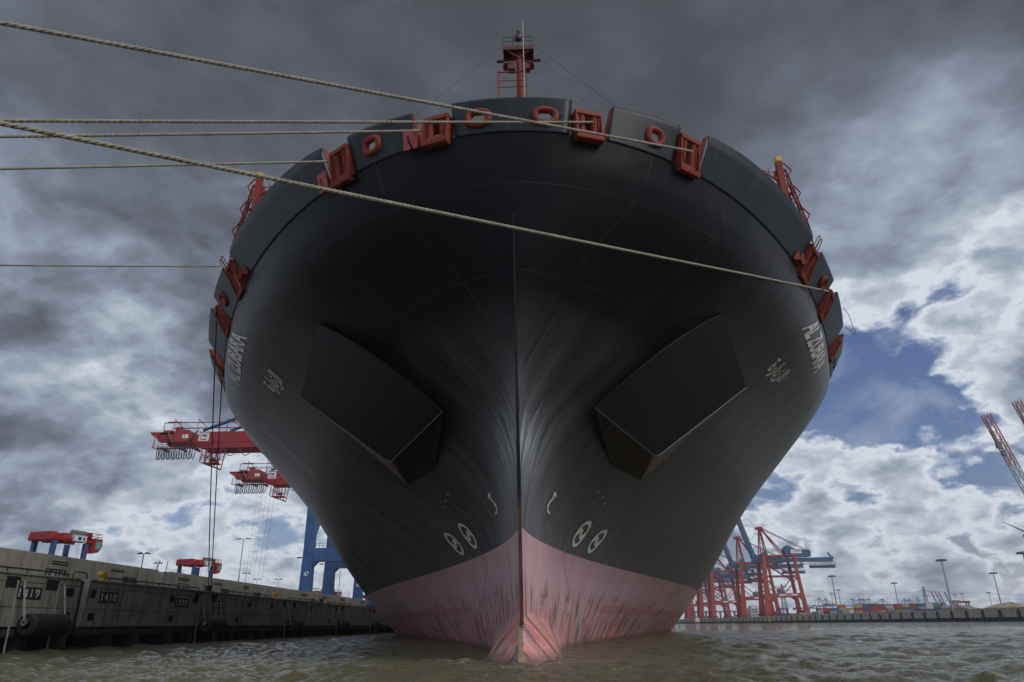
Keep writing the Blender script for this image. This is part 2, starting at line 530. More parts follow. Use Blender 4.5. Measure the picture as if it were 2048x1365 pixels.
def hull_material():
    m, nt, b = newmat('hull_paint')
    g = N(nt, 'ShaderNodeNewGeometry')
    v = g.outputs['Position']
    sp = N(nt, 'ShaderNodeSeparateXYZ', ins={0: v})
    X, Y, Z = sp.outputs
    # drip and scrape direction: along the frames (nearly constant Y, long in Z)
    st = N(nt, 'ShaderNodeCombineXYZ', ins={0: M(nt, 'MULTIPLY', M(nt, 'SIGN', X), 7.0), 1: M(nt, 'MULTIPLY', Y, 1.0), 2: M(nt, 'MULTIPLY', Z, 0.10)}).outputs[0]
    s1 = noise(nt, st, 0.9, 7, 0.7).outputs[0]
    s2 = noise(nt, st, 3.2, 6, 0.7).outputs[0]
    big = noise(nt, v, 0.12, 4, 0.55).outputs[0]
    fine = noise(nt, v, 5.0, 5, 0.65).outputs[0]
    # ---- black topsides
    blk = mixc(nt, ramp(nt, big, [(0.35, (0,)), (0.7, (1,))]), (0.0030, 0.0036, 0.0046), (0.008, 0.0084, 0.0095))
    low = N(nt, 'ShaderNodeMapRange', ins={0: Z, 1: 17.0, 2: 7.0, 3: 0.0, 4: 1.0}).outputs[0]
    aft = N(nt, 'ShaderNodeMapRange', ins={0: Y, 1: 37.0, 2: 62.0, 3: 0.0, 4: 1.0}).outputs[0]
    wear_sheen = M(nt, 'MAXIMUM', low, aft)  # lighter low and aft: wear, with the flanks' grey sheen put into the colour
    blk = mixc(nt, M(nt, 'MULTIPLY', wear_sheen, M(nt, 'MULTIPLY_ADD', big, 0.9, 0.15)), blk, (0.078, 0.076, 0.079))
    blk = mixc(nt, M(nt, 'MULTIPLY', M(nt, 'MULTIPLY', ramp(nt, s1, [(0.34, (0,)), (0.62, (1,))]), wear_sheen), 0.85), blk, (0.15, 0.148, 0.155))
    blk = mixc(nt, M(nt, 'MULTIPLY', M(nt, 'MULTIPLY', ramp(nt, s2, [(0.56, (0,)), (0.70, (1,))]), wear_sheen), 0.6), blk, (0.17, 0.175, 0.185))
    blk = mixc(nt, M(nt, 'MULTIPLY', M(nt, 'MULTIPLY', ramp(nt, s2, [(0.26, (1,)), (0.42, (0,))]), wear_sheen), 0.55), blk, (0.008, 0.009, 0.011))
    # rust tinted patches far aft
    rs = noise(nt, v, 0.3, 4, 0.6).outputs[0]
    blk = mixc(nt, M(nt, 'MULTIPLY', M(nt, 'MULTIPLY', ramp(nt, rs, [(0.58, (0,)), (0.70, (1,))]), aft), 0.35), blk, (0.11, 0.045, 0.032))
    # pale scuff streaks on both sides of the stem, highlights put into their colour
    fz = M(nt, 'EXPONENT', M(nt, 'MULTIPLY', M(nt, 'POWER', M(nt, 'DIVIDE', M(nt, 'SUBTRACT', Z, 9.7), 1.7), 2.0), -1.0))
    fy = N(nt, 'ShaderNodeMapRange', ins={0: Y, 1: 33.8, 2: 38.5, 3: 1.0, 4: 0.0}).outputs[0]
    scuff_highlight = M(nt, 'MULTIPLY', M(nt, 'MULTIPLY', fz, fy), ramp(nt, s2, [(0.40, (0,)), (0.62, (1,))]))
    blk = mixc(nt, M(nt, 'MULTIPLY', scuff_highlight, 0.95), blk, (0.50, 0.53, 0.60))
    # plate seams
    seam = None
    for z0 in (22.1, 17.6, 14.3, 11.2, 8.7):
        a = M(nt, 'LESS_THAN', M(nt, 'ABSOLUTE', M(nt, 'SUBTRACT', Z, z0)), 0.018)
        seam = a if seam is None else M(nt, 'MAXIMUM', seam, a)
    for y0 in (31.5, 35.5, 41.0, 48.0, 56.0, 66.0, 78.0, 92.0):
        a = M(nt, 'LESS_THAN', M(nt, 'ABSOLUTE', M(nt, 'SUBTRACT', Y, y0)), 0.016 + (y0 - 30) * 0.0006)
        seam = M(nt, 'MAXIMUM', seam, a)
    sm = M(nt, 'MULTIPLY', seam, ramp(nt, noise(nt, v, 0.5, 3, 0.6).outputs[0], [(0.35, (0.05,)), (0.65, (0.24,))]))
    blk = mixc(nt, sm, blk, (0.13, 0.135, 0.14))
    # ---- boot-top antifouling, faded pink
    red = mixc(nt, ramp(nt, big, [(0.35, (0,)), (0.65, (1,))]), (0.56, 0.34, 0.37), (0.64, 0.42, 0.44))
    red = mixc(nt, M(nt, 'MULTIPLY', ramp(nt, s1, [(0.42, (0,)), (0.62, (1,))]), 0.45), red, (0.46, 0.26, 0.30))
    lowz = N(nt, 'ShaderNodeMapRange', ins={0: M(nt, 'ADD', Z, M(nt, 'MULTIPLY', s2, 3.0)), 1: 6.2, 2: 3.2, 3: 0.0, 4: 1.0}).outputs[0]
    g1 = M(nt, 'MULTIPLY', ramp(nt, s2, [(0.53, (0,)), (0.55, (1,))]), lowz)
    red = mixc(nt, M(nt, 'MULTIPLY', g1, 0.85), red, (0.14, 0.105, 0.12))
    st2 = N(nt, 'ShaderNodeVectorMath', operation='ADD', ins={0: st, 1: (31, 17, 5)}).outputs[0]
    s3 = noise(nt, st2, 0.8, 6, 0.68).outputs[0]
    lowo = N(nt, 'ShaderNodeMapRange', ins={0: M(nt, 'ADD', Z, M(nt, 'MULTIPLY', s3, 3.0)), 1: 5.6, 2: 2.6, 3: 0.0, 4: 1.0}).outputs[0]
    g2 = M(nt, 'MULTIPLY', ramp(nt, s3, [(0.47, (0,)), (0.56, (1,))]), lowo)
    red = mixc(nt, M(nt, 'MULTIPLY', g2, 0.9), red, (0.68, 0.20, 0.13))
    fend = M(nt, 'MULTIPLY', M(nt, 'LESS_THAN', M(nt, 'ABSOLUTE', M(nt, 'SUBTRACT', Z, 2.75)), 0.32), N(nt, 'ShaderNodeMapRange', ins={0: Y, 1: 62.0, 2: 66.0, 3: 0.0, 4: 0.7}).outputs[0])
    red = mixc(nt, M(nt, 'MULTIPLY', fend, ramp(nt, fine, [(0.35, (0.4,)), (0.6, (1,))])), red, (0.50, 0.17, 0.13))
    # pale scoured band at the water and yellow-orange rust near the bulb
    nearb = N(nt, 'ShaderNodeMapRange', ins={0: Y, 1: 30.0, 2: 46.0, 3: 1.0, 4: 0.0}).outputs[0]
    bulbz = N(nt, 'ShaderNodeMapRange', ins={0: Z, 1: 2.8, 2: 1.6, 3: 0.0, 4: 1.0}).outputs[0]
    diag = N(nt, 'ShaderNodeCombineXYZ', ins={0: M(nt, 'MULTIPLY', X, 1.4), 1: M(nt, 'MULTIPLY', Y, 0.22), 2: M(nt, 'MULTIPLY', Z, 0.9)}).outputs[0]
    bn = noise(nt, diag, 2.2, 7, 0.7, 0.4).outputs[0]
    nb = M(nt, 'MULTIPLY', nearb, bulbz)
    red = mixc(nt, M(nt, 'MULTIPLY', M(nt, 'MULTIPLY', ramp(nt, bn, [(0.44, (0,)), (0.54, (1,))]), nb), 0.8), red, (0.66, 0.20, 0.12))
    red = mixc(nt, M(nt, 'MULTIPLY', M(nt, 'MULTIPLY', ramp(nt, bn, [(0.30, (1,)), (0.40, (0,))]), nb), 0.8), red, (0.25, 0.19, 0.10))
    pale = M(nt, 'MULTIPLY', N(nt, 'ShaderNodeMapRange', ins={0: Z, 1: 1.1, 2: 0.4, 3: 0.0, 4: 1.0}).outputs[0], ramp(nt, bn, [(0.5, (0,)), (0.64, (1,))]))
    red = mixc(nt, M(nt, 'MULTIPLY', M(nt, 'MULTIPLY', pale, nearb), 0.8), red, (0.62, 0.52, 0.60))
    st3 = N(nt, 'ShaderNodeVectorMath', operation='MULTIPLY', ins={0: st, 1: (1.0, 1.0, 4.5)}).outputs[0]
    s4 = noise(nt, st3, 0.85, 4, 0.6, 0.3).outputs[0]
    midz = N(nt, 'ShaderNodeMapRange', ins={0: M(nt, 'ADD', Z, M(nt, 'MULTIPLY', s3, 2.5)), 1: 5.4, 2: 4.4, 3: 0.0, 4: 1.0}).outputs[0]
    g3 = M(nt, 'MULTIPLY', ramp(nt, s4, [(0.55, (0,)), (0.57, (1,))]), midz)
    red = mixc(nt, M(nt, 'MULTIPLY', g3, 0.8), red, (0.16, 0.11, 0.125))
    slime = M(nt, 'MULTIPLY', N(nt, 'ShaderNodeMapRange', ins={0: M(nt, 'ADD', Z, M(nt, 'MULTIPLY', s2, 0.9)), 1: 1.0, 2: 0.55, 3: 0.0, 4: 1.0}).outputs[0], 0.75)
    red = mixc(nt, slime, red, (0.085, 0.065, 0.05))
    edge = M(nt, 'ADD', Z, M(nt, 'MULTIPLY', M(nt, 'SUBTRACT', fine, 0.5), 0.05))
    isred = M(nt, 'LESS_THAN', edge, 6.0)
    c = mixc(nt, isred, blk, red)
    nt.links.new(c, b.inputs['Base Color'])
    nt.links.new(M(nt, 'MULTIPLY_ADD', wear_sheen, 0.35, 0.10), b.inputs['Specular IOR Level'])
    rg = M(nt, 'MULTIPLY_ADD', s1, 0.35, 0.22)
    rg = M(nt, 'ADD', rg, M(nt, 'MULTIPLY', isred, 0.22))
    nt.links.new(rg, b.inputs['Roughness'])
    # dished plating between frames plus scratches
    wav = noise(nt, v, 0.35, 2, 0.5).outputs[0]
    h = M(nt, 'ADD', M(nt, 'MULTIPLY', wav, 0.5), M(nt, 'MULTIPLY', s2, 0.03))
    h = M(nt, 'ADD', h, M(nt, 'MULTIPLY', seam, 0.01))
    bp = N(nt, 'ShaderNodeBump', ins={0: 0.35, 1: 0.35})
    nt.links.new(h, bp.inputs['Height'])
    nt.links.new(bp.outputs[0], b.inputs['Normal'])
    return m


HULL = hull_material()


def water_material():
    m, nt, b = newmat('harbour_water')
    g = N(nt, 'ShaderNodeNewGeometry')
    v = g.outputs['Position']
    b.inputs['Base Color'].default_value = (0.085, 0.078, 0.036, 1)
    b.inputs['Roughness'].default_value = 0.07
    b.inputs['IOR'].default_value = 1.33
    mp = N(nt, 'ShaderNodeMapping', ins={0: v, 3: (1.0, 1.35, 1.0), 2: (0, 0, R(25))})
    n1 = noise(nt, mp.outputs[0], 1.1, 8, 0.68, 0.5).outputs[0]
    n2 = noise(nt, mp.outputs[0], 4.6, 6, 0.7, 0.8).outputs[0]
    h = M(nt, 'ADD', M(nt, 'MULTIPLY', n1, 0.40), M(nt, 'MULTIPLY', n2, 0.15))
    bp = N(nt, 'ShaderNodeBump', ins={0: 0.9, 1: 1.0})
    nt.links.new(h, bp.inputs['Height'])
    nt.links.new(bp.outputs[0], b.inputs['Normal'])
    # torn foam flecks
    f1 = noise(nt, mp.outputs[0], 1.3, 6, 0.72, 1.5).outputs[0]
    f2 = noise(nt, v, 0.08, 3, 0.5).outputs[0]
    fo = M(nt, 'MULTIPLY', ramp(nt, f1, [(0.67, (0,)), (0.74, (1,))]), ramp(nt, f2, [(0.4, (0,)), (0.6, (1,))]))
    bx = N(nt, 'ShaderNodeSeparateXYZ', ins={0: v})
    r2 = M(nt, 'ADD', M(nt, 'POWER', M(nt, 'DIVIDE', bx.outputs[0], 4.5), 2.0), M(nt, 'POWER', M(nt, 'DIVIDE', M(nt, 'SUBTRACT', bx.outputs[1], 35.0), 8.0), 2.0))
    fb = M(nt, 'MULTIPLY', M(nt, 'EXPONENT', M(nt, 'MULTIPLY', r2, -1.0)), ramp(nt, f1, [(0.54, (0,)), (0.66, (1,))]))
    fo = M(nt, 'MAXIMUM', fo, M(nt, 'MULTIPLY', fb, 1.3), clamp=True)
    murk = mixc(nt, ramp(nt, f2, [(0.3, (0,)), (0.7, (1,))]), (0.105, 0.098, 0.042), (0.14, 0.125, 0.066))
    nt.links.new(mixc(nt, M(nt, 'MULTIPLY', fo, 0.6), murk, (0.6, 0.6, 0.56)), b.inputs['Base Color'])
    nt.links.new(M(nt, 'MULTIPLY_ADD', fo, 0.5, 0.07), b.inputs['Roughness'])
    return m


WATER = water_material()

# ------------------------------------------------------------------ water, ground
def build_water():
    dense = np.linspace(-R(46), R(46), 1250)
    coarse = np.linspace(R(46), 2 * math.pi - R(46), 60)[1:-1]
    ang = np.concatenate([dense, coarse])
    n = len(ang)
    rad = [2.0, 6.0, 12.0, 17.0]
    while rad[-1] < 140:
        rad.append(rad[-1] * 1.0048 + 0.0)
    while rad[-1] < 500:
        rad.append(rad[-1] * 1.02)
    while rad[-1] < 11000:
        rad.append(rad[-1] * 1.15)
    rad = np.array(rad)
    A, RR = np.meshgrid(ang, rad)
    X = RR * np.sin(A) + 0.64
    Y = RR * np.cos(A)
    rng = np.random.default_rng(5)
    Z = np.zeros_like(X)
    step = np.maximum(RR * 0.0048, RR * (R(92) / 1250))
    for i in range(80):
        lam = 0.5 * (6.0 / 0.5) ** rng.random()
        th = R(-160) + rng.normal() * 0.75
        kx, ky = math.cos(th) * 2 * math.pi / lam, math.sin(th) * 2 * math.pi / lam
        amp = 0.0112 * lam ** 0.62
        ph = rng.random() * 6.28
        fade = np.clip((lam / step - 3) / 4, 0, 1)
        s = np.sin(kx * X + ky * Y + ph + 0.6 * np.sin(0.13 * X + 0.17 * Y + ph * 3))
        Z += amp * fade * (1 - 2 * np.sqrt(np.abs(s * 0.5 + 0.5)) + 0.35)
    Z *= np.clip(1.2 - RR / 420, 0.0, 1) * np.clip(RR / 12, 0, 1)
    # calmer in the lee of the bow
    lee = np.exp(-((X / 26) ** 2) - ((Y - 40) / 45) ** 2)
    Z *= 1 - 0.35 * lee
    m = len(rad)
    V = np.stack([X.ravel(), Y.ravel(), Z.ravel()], 1)
    V = np.vstack([V, [[0.64, 0, 0]]])
    I = np.arange(m * n).reshape(m, n)
    a = I[:-1, :]
    b2 = I[1:, :]
    a2 = np.roll(a, -1, 1)
    b3 = np.roll(b2, -1, 1)
    F = np.stack([a, a2, b3, b2], -1).reshape(-1, 4)[:, ::-1]
    me = bpy.data.meshes.new('harbour_water')
    nv, nf = len(V), len(F)
    tri = np.stack([np.full(n, m * n), np.roll(I[0], -1), I[0]], -1)[:, ::-1]
    me.vertices.add(nv)
    me.vertices.foreach_set('co', V.ravel())
    loops = np.concatenate([F.ravel(), tri.ravel()])
    me.loops.add(len(loops))
    me.loops.foreach_set('vertex_index', loops)
    me.polygons.add(nf + n)
    starts = np.concatenate([np.arange(nf) * 4, nf * 4 + np.arange(n) * 3])
    me.polygons.foreach_set('loop_start', starts)
    me.polygons.foreach_set('use_smooth', np.ones(nf + n, bool))
    me.update(calc_edges=True)
    me.validate()
    me.materials.append(WATER)
    o = bpy.data.objects.new('harbour_water', me)
    COL.objects.link(o)
    if me.polygons[10].normal.z < 0:
        me.flip_normals()
    tag(o, kind='structure')


build_water()

GROUND = simple('quay_paving', (0.13, 0.125, 0.115), 0.9, scale=0.05, dirt=(0.07, 0.068, 0.06), dirtamt=0.6, bump=0.3, bscale=2.0)
g = MB()
g.span(-900, -46, -150, 1700, 4.0, 6.05)
tag(g.build('terminal_ground', GROUND), kind='structure')
g = MB()
g.span(233.5, 2600, 150, 4200, 2.0, 6.05)
tag(g.build('far_terminal_ground', GROUND), kind='structure')
g = MB()
g.span(-900, 233, 1700.5, 3000, -1.0, 5.0)
tag(g.build('far_bank', GROUND), kind='structure')

# ------------------------------------------------------------------ the ship
KZ = [0, 6, 10, 14, 18, 22, 25, 27.1]
D0K = [34.5, 33.3, 32.2, 31, 30, 29.4, 29.2, 29.15]
DFK = [168.0, 145.0, 128.4, 111.1, 87.1, 70, 70.2, 68.8]
AK = [1.468, 1.953, 1.994, 1.672, 1.312, 1.175, 1.0, 1.1]
BK = [1.517, 1.747, 1.365, .843, .676, .544, .5, .5]
BB = [29.3] * 4 + [29.6, 30.6, 31.9, 32.8]
KEEL = 'z'


def lag(z, tab):
    """a hull table read off at height z, rounded over the knots but sharp at the knuckle (z = 25)"""
    if z >= 24.99:
        return float(np.interp(z, KZ, tab))
    w = min(1.7, max(z, 0) * .8, (25 - z) * .8)
    return sum(k * float(np.interp(z + w * t, KZ, tab)) for t, k in ((-1, .1), (-.6, .2), (-.2, .2), (.2, .2), (.6, .2), (1, .1)))


def hw(z, D):
    d0 = lag(z, D0K)
    u = min(max((D - d0) / (lag(z, DFK) - d0), 0), 1)
    return lag(z, BB) * (1 - (1 - u) ** lag(z, AK)) ** lag(z, BK)


def P(s, z, sg=1):
    d0 = lag(z, D0K)
    D = d0 + (lag(z, DFK) - d0) * s ** 3
    return Vector((sg * hw(z, D), D, z))


def on_hull(sg, D, z, off=0.03):
    """a point on the plating at station D and height z, lifted off along the surface normal"""
    e = 0.05
    p = Vector((hw(z, D), D, z))
    dy = Vector((hw(z, D + e) - hw(z, D - e), 2 * e, 0))
    dz = Vector((hw(z + e, D) - hw(z - e, D), 0, 2 * e))
    n = dy.cross(dz)
    if n.x < 0:
        n = -n
    n.normalize()
    p = p + n * off
    return Vector((sg * p.x, p.y, p.z))


SHIP = thing('container_ship', 'huge black container ship seen bow-on, pink below the waterline paint, moored at the quay', 'container ship', (0, 60, 0))

# bulb: centre (0, 37.3, -3.6)
def bulb(z, D):
    r = 1 - ((z + 3.6) / 5.75) ** 2
    if D < 38.6:
        r -= ((D - 38.6) / 9.4) ** 2
    else:
        r -= ((D - 38.6) / 20) ** 2
    return 3.1 * max(r, 0)


def bulbfront(z):
    r = 1 - ((z + 3.6) / 5.75) ** 2
    return 38.6 - 9.4 * math.sqrt(r) if r > 0 else 99


hb = MB()
zs = sorted(set([round(z, 3) for z in list(np.arange(-1.6, 2.6, 0.12)) + list(np.arange(2.6, 25.0, 0.4)) + [25.0]]))
ts = np.linspace(0, 1, 90) ** 3
for sg in (-1, 1):
    base = len(hb.v)
    vs = []
    for z in zs:
        zz = max(z, 0)
        d0 = lag(zz, D0K)
        d0b = min(d0, bulbfront(z))
        Df = lag(zz, DFK)
        row = []
        for t in ts:
            D = d0b + (Df - d0b) * t
            w = hw(zz, D)
            wb = bulb(z, D)
            w = (w ** 1.5 + wb ** 1.5) ** (1 / 1.5)
            row.append((sg * w, D, z))
        for D in (220, 300, 398):
            row.append((sg * lag(zz, BB), D, z))
        vs += row
    nc = len(ts) + 3
    fs = []
    for i in range(len(zs) - 1):
        for j in range(nc - 1):
            q = (i * nc + j, i * nc + j + 1, (i + 1) * nc + j + 1, (i + 1) * nc + j)
            fs.append(q if sg > 0 else q[::-1])
    hb.add(vs, fs)
# transom
hb.add([(-29.3, 398, -1.6), (29.3, 398, -1.6), (31.9, 398, 25), (-31.9, 398, 25)], [(0, 1, 2, 3)])
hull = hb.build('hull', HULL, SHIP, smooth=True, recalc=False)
tag(hull, 'black topsides over faded pink antifouling with vertical scrapes')

# deck
dk = MB()
pts = [P(s, 24.9) for s in np.linspace(0, 1, 60)] + [Vector((31.9, 398, 24.9))]
left = [Vector((-p.x, p.y, p.z)) for p in pts]
vs = []
for a, b in zip(left, pts):
    vs += [a, b]
dk.add(vs, [(2 * i, 2 * i + 1, 2 * i + 3, 2 * i + 2) for i in range(len(pts) - 1)])
dk.build('deck', RED, SHIP)

# stem bar
sb = MB()
path = [(0, lag(z, D0K) - 0.04, z) for z in np.arange(1.6, 20.5, 0.4)]
for i in range(len(path) - 1):
    wd = 0.085 * (1 - 0.75 * max(0, (path[i][2] - 8) / 13))
    sb.bar(path[i], Vector(path[i + 1]) + Vector((0, 0, 0.02)), wd * 2, 0.16, up=(1, 0, 0)) if False else sb.bar(path[i], path[i + 1], wd * 2, 0.18, up=(0, 1, 0))


def stem_material():
    m, nt, b = newmat('rusty_stem')
    g = N(nt, 'ShaderNodeNewGeometry')
    v = g.outputs['Position']
    z = N(nt, 'ShaderNodeSeparateXYZ', ins={0: v}).outputs[2]
    mp = N(nt, 'ShaderNodeMapping', ins={0: v, 3: (4, 1, .6)})
    n1 = noise(nt, mp.outputs[0], 1.5, 6, 0.7).outputs[0]
    rust = mixc(nt, ramp(nt, n1, [(0.4, (0,)), (0.6, (1,))]), (0.13, 0.065, 0.04), (0.05, 0.028, 0.022))
    up = N(nt, 'ShaderNodeMapRange', ins={0: M(nt, 'ADD', z, M(nt, 'MULTIPLY', n1, 2.5)), 1: 7.6, 2: 8.5, 3: 0.0, 4: 1.0}).outputs[0]
    nt.links.new(mixc(nt, up, rust, (0.008, 0.008, 0.010)), b.inputs['Base Color'])
    b.inputs['Roughness'].default_value = 0.75
    return m


sb.build('stem_bar', stem_material(), SHIP)

# scraped yellowish strip down the nose of the bulb
bs = MB()
prev = None
vs = []
for z in np.arange(-0.6, 2.02, 0.1):
    D = bulbfront(z)
    for sx in (-0.10, 0.09 + .03 * math.sin(z * 9)):
        vs.append((sx - 0.03, D - 0.035, z))
bs.add(vs, [(2 * i, 2 * i + 1, 2 * i + 3, 2 * i + 2) for i in range(len(vs) // 2 - 1)])
bs.build('bulb_strip', simple('bare_primer', (0.27, 0.21, 0.12), 0.8, dirt=(0.12, 0.055, 0.04), dirtamt=0.95, scale=4.0), SHIP)


# bulwark
def ztop(s):
    return float(np.interp(s, [0, .3, .42, .5, .56, .65, .73, .765, 1], [27.15, 27.15, 27.35, 27.75, 27.9, 27.85, 27.6, 27.15, 27.1]))


def bulwark_panel(s0, s1, chock=None, sg=1):
    """chock = (s, z, half length, half height) hole left for a fairlead"""
    mb = MB()
    ext = (P(s1, 26) - P(s0, 26)).length
    nx = max(4, int(ext / 0.13))
    nz = 20
    front = []
    for k in range(nz + 1):
        for i in range(nx + 1):
            s = s0 + (s1 - s0) * i / nx
            zt = ztop(abs(s))
            z = 25.004 + (zt - 25.004) * k / nz
            side = sg if s >= 0 else -sg
            p = P(abs(s), z)
            p.x *= side
            front.append(p)
    cen = None
    if chock:
        cs, cz, a, c = chock
    fs = []
    holes = []
    for k in range(nz):
        for i in range(nx):
            idx = [k * (nx + 1) + i, k * (nx + 1) + i + 1, (k + 1) * (nx + 1) + i + 1, (k + 1) * (nx + 1) + i]
            hole = False
            if chock:
                m = sum((front[j] for j in idx), Vector()) / 4
                for c_s in (cs if isinstance(cs, tuple) else (cs,)):
                    q = P(abs(c_s), cz)
                    q.x *= (sg if c_s >= 0 else -sg)
                    dh = math.hypot(m.x - q.x, m.y - q.y)
                    if (dh / a) ** 2 + ((m.z - cz) / c) ** 2 < 1:
                        hole = True
            if not hole:
                fs.append(tuple(idx))
    mb.add(front, fs)
    o = mb.build('bulwark', [BLACKP, RED], SHIP, smooth=True, recalc=True)
    sol = o.modifiers.new('plate', 'SOLIDIFY')
    sol.thickness = 0.09
    sol.offset = 0
    sol.material_offset = 0
    sol.material_offset_rim = 0
    return o


bulwark_panel(-.205, .205, ((-.14, .14), 25.95, .46, .32))
PAN = [(.29, .42, (.378, 26.05, .40, .34)), (.475, .728, None), (.763, .825, (.803, 26.15, .42, .36)), (.852, .93, None), (.95, 1.0, None)]
for sg in (-1, 1):
    for a, b, c in PAN:
        bulwark_panel(a, b, c, sg)
    # red end plates closing the inner side of the panels next to each gap
    for s in (.205, .29, .42, .475, .728, .763, .825, .852, .93, .95):
        ep = MB()
        p, q = P(s, 25.0, sg), P(s, ztop(s), sg)
        inn = (P(s + .01, 26, sg) - P(s - .01, 26, sg)).normalized().cross(Vector((0, 0, 1)))
        if inn.y < 0:
            inn = -inn
        inn = Vector((inn.x, inn.y, 0)).normalized()
        ep.add([p + inn * .05, q + inn * .05, q + inn * 0.35, p + inn * .8], [(0, 1, 2, 3)])
        o = ep.build('bulwark_bracket', RED, SHIP)
        so = o.modifiers.new('t', 'SOLIDIFY')
        so.thickness = 0.03

# ---- roller fairleads in the gaps
def frame_at(s, z, sg):
    """point on the bulwark with axes along it, outward from it and up its slope"""
    p = P(s, z, sg)
    t = (P(s + .012, z, sg) - P(s - .012, z, sg))
    t.z = 0
    t.normalize()
    if t.x < 0 or (abs(t.x) < .2 and t.y * sg < 0):
        t = -t
    if t.x * 1.0 < 0:
        t = -t
    up = P(s, 27.1, sg) - P(s, 25, sg)
    up = (up - t * up.dot(t)).normalized()
    n = t.cross(up)
    if n.y > 0 or n.x * sg < -.3:
        n = -n
    n.normalize()
    return p, t, n, up


def local_mb(mb, p, t, n, up):
    """re-place everything collected in local (a along, b outward, c up) at the frame"""
    mb.v = [tuple(p + t * v[0] + n * v[1] + up * v[2]) for v in mb.v]
    return mb


def roller_fairlead(s, w, sg):
    p_, t_, n_, u_ = frame_at(s, 25.0, sg)
    fr = (p_ - u_ * .26, t_, n_, u_)
    h = (P(s, ztop(s)) - P(s, 25)).dot(frame_at(s, 25.0, 1)[3]) - .72
    hwid = w / 2
    mb = MB()
    # sill with sloping underside, head beam, raking side cheeks, posts and roof plate
    for sd in (-1, 1):
        x0, x1 = sd * (hwid - 0.10), sd * hwid
        poly = [(-0.5, 0.0), (0.42, 0.0), (0.42, 0.18), (0.22, h + .2), (-0.5, h + .2)]
        mb.prism([(b, c) for b, c in poly], min(x0, x1), max(x0, x1), 'x')
        mb.span(sd * (hwid - 0.38) - .05, sd * (hwid - 0.38) + .05, -0.4, 0.22, 0.3, h)
        mb.span(sd * hwid * .82 - .09, sd * hwid * .82 + .09, 0.10, 0.18, 0.3, h)
    mb.prism([(-0.6, 0.0), (0.34, -0.14), (0.46, -0.08), (0.46, 0.2), (-0.6, 0.3)], -hwid, hwid, 'x')
    mb.prism([(-0.5, h), (0.18, h), (0.26, h + .05), (0.22, h + .30), (-0.5, h + .30)], -hwid, hwid, 'x')
    mb.span(-hwid + .12, hwid - .12, -.85, 0.1, h - .12, h - .02)
    mb.span(-hwid + .12, -hwid + .2, -.85, -.5, 0.3, h - .1)
    mb.span(hwid - .2, hwid - .12, -.85, -.5, 0.3, h - .1)
    f = local_mb(mb, *fr).build('roller_fairlead', RED, SHIP, bevel=0.02)
    for sd in (-1, 1):
        r = MB()
        r.tube((sd * hwid * .46, 0.02, 0.28), (sd * hwid * .46, 0.02, h), 0.19, 14)
        local_mb(r, *fr).build('roller', RED, f, smooth=True, auto=40)
    r = MB()
    r.tube((-hwid * .7, 0.1, 0.36), (hwid * .7, 0.1, 0.36), 0.15, 14)
    local_mb(r, *fr).build('roller', RED, f, smooth=True, auto=40)
    return fr


def chock(s, z, sg, a=.46, c=.34, r=.19):
    fr = frame_at(s, z, sg)
    mb = MB()
    m = 40
    n = 12
    vs = []
    for i in range(m):
        t = 2 * math.pi * i / m
        # superellipse centre line
        ct, st_ = math.cos(t), math.sin(t)
        rx = math.copysign(abs(ct) ** .75, ct) * (a + r * .55)
        rz = math.copysign(abs(st_) ** .75, st_) * (c + r * .55)
        nl = math.hypot(rx, rz)
        for k in range(n):
            u = 2 * math.pi * k / n
            f_ = 1 + (r * math.cos(u)) / nl
            vs.append((rx * f_, 0.04 + math.sin(u) * r * 1.1, rz * f_))
    fs = [(i * n + k, i * n + (k + 1) % n, ((i + 1) % m) * n + (k + 1) % n, ((i + 1) % m) * n + k) for i in range(m) for k in range(n)]
    mb.add(vs, fs)
    # short funnel inboard
    vs = []
    for i in range(m):
        t = 2 * math.pi * i / m
        ct, st_ = math.cos(t), math.sin(t)
        x = math.copysign(abs(ct) ** .75, ct)
        zz = math.copysign(abs(st_) ** .75, st_)
        vs.append((x * (a - .03), 0.0, zz * (c - .03)))
        vs.append((x * (a + .12), -0.22, zz * (c + .12)))
    mb.add(vs, [(2 * i, 2 * i + 1, (2 * i + 3) % (2 * m), (2 * i + 2) % (2 * m)) for i in range(m)])
    local_mb(mb, *fr).build('panama_chock', RED, SHIP, smooth=True, auto=60)


FAIR = {}
for sg in (-1, 1):
    for k, (s0, s1) in enumerate(((.205, .29), (.42, .475), (.728, .763), (.825, .852), (.93, .95))):
        wd = (P(s1, 26.2) - P(s0, 26.2)).length - .72
        FAIR[sg, k + 1] = roller_fairlead((s0 + s1) / 2, wd, sg)
    chock(.14, 25.95, sg, .44, .30)
    chock(.378, 26.05, sg, .36, .31)
    chock(.803, 26.15, sg, .40, .34)
    # hoop rail above the third fairlead
    p, t, n, up = FAIR[sg, 3]
    mb = MB()
    p = p - up * .2
    for d in (-.9, -.3):
        mb.path([p + t * sg * d * sg + n * .2 + up * 2.5, p + t * sg * d * sg + n * .2 + up * 3.3, p + t * sg * (d + .25) * sg + n * .2 + up * 3.45, p + t * sg * (d + .5) * sg + n * .2 + up * 3.3, p + t * sg * (d + .5) * sg + n * .2 + up * 2.5], .035)
    mb.build('hoop_rail', RED, SHIP)

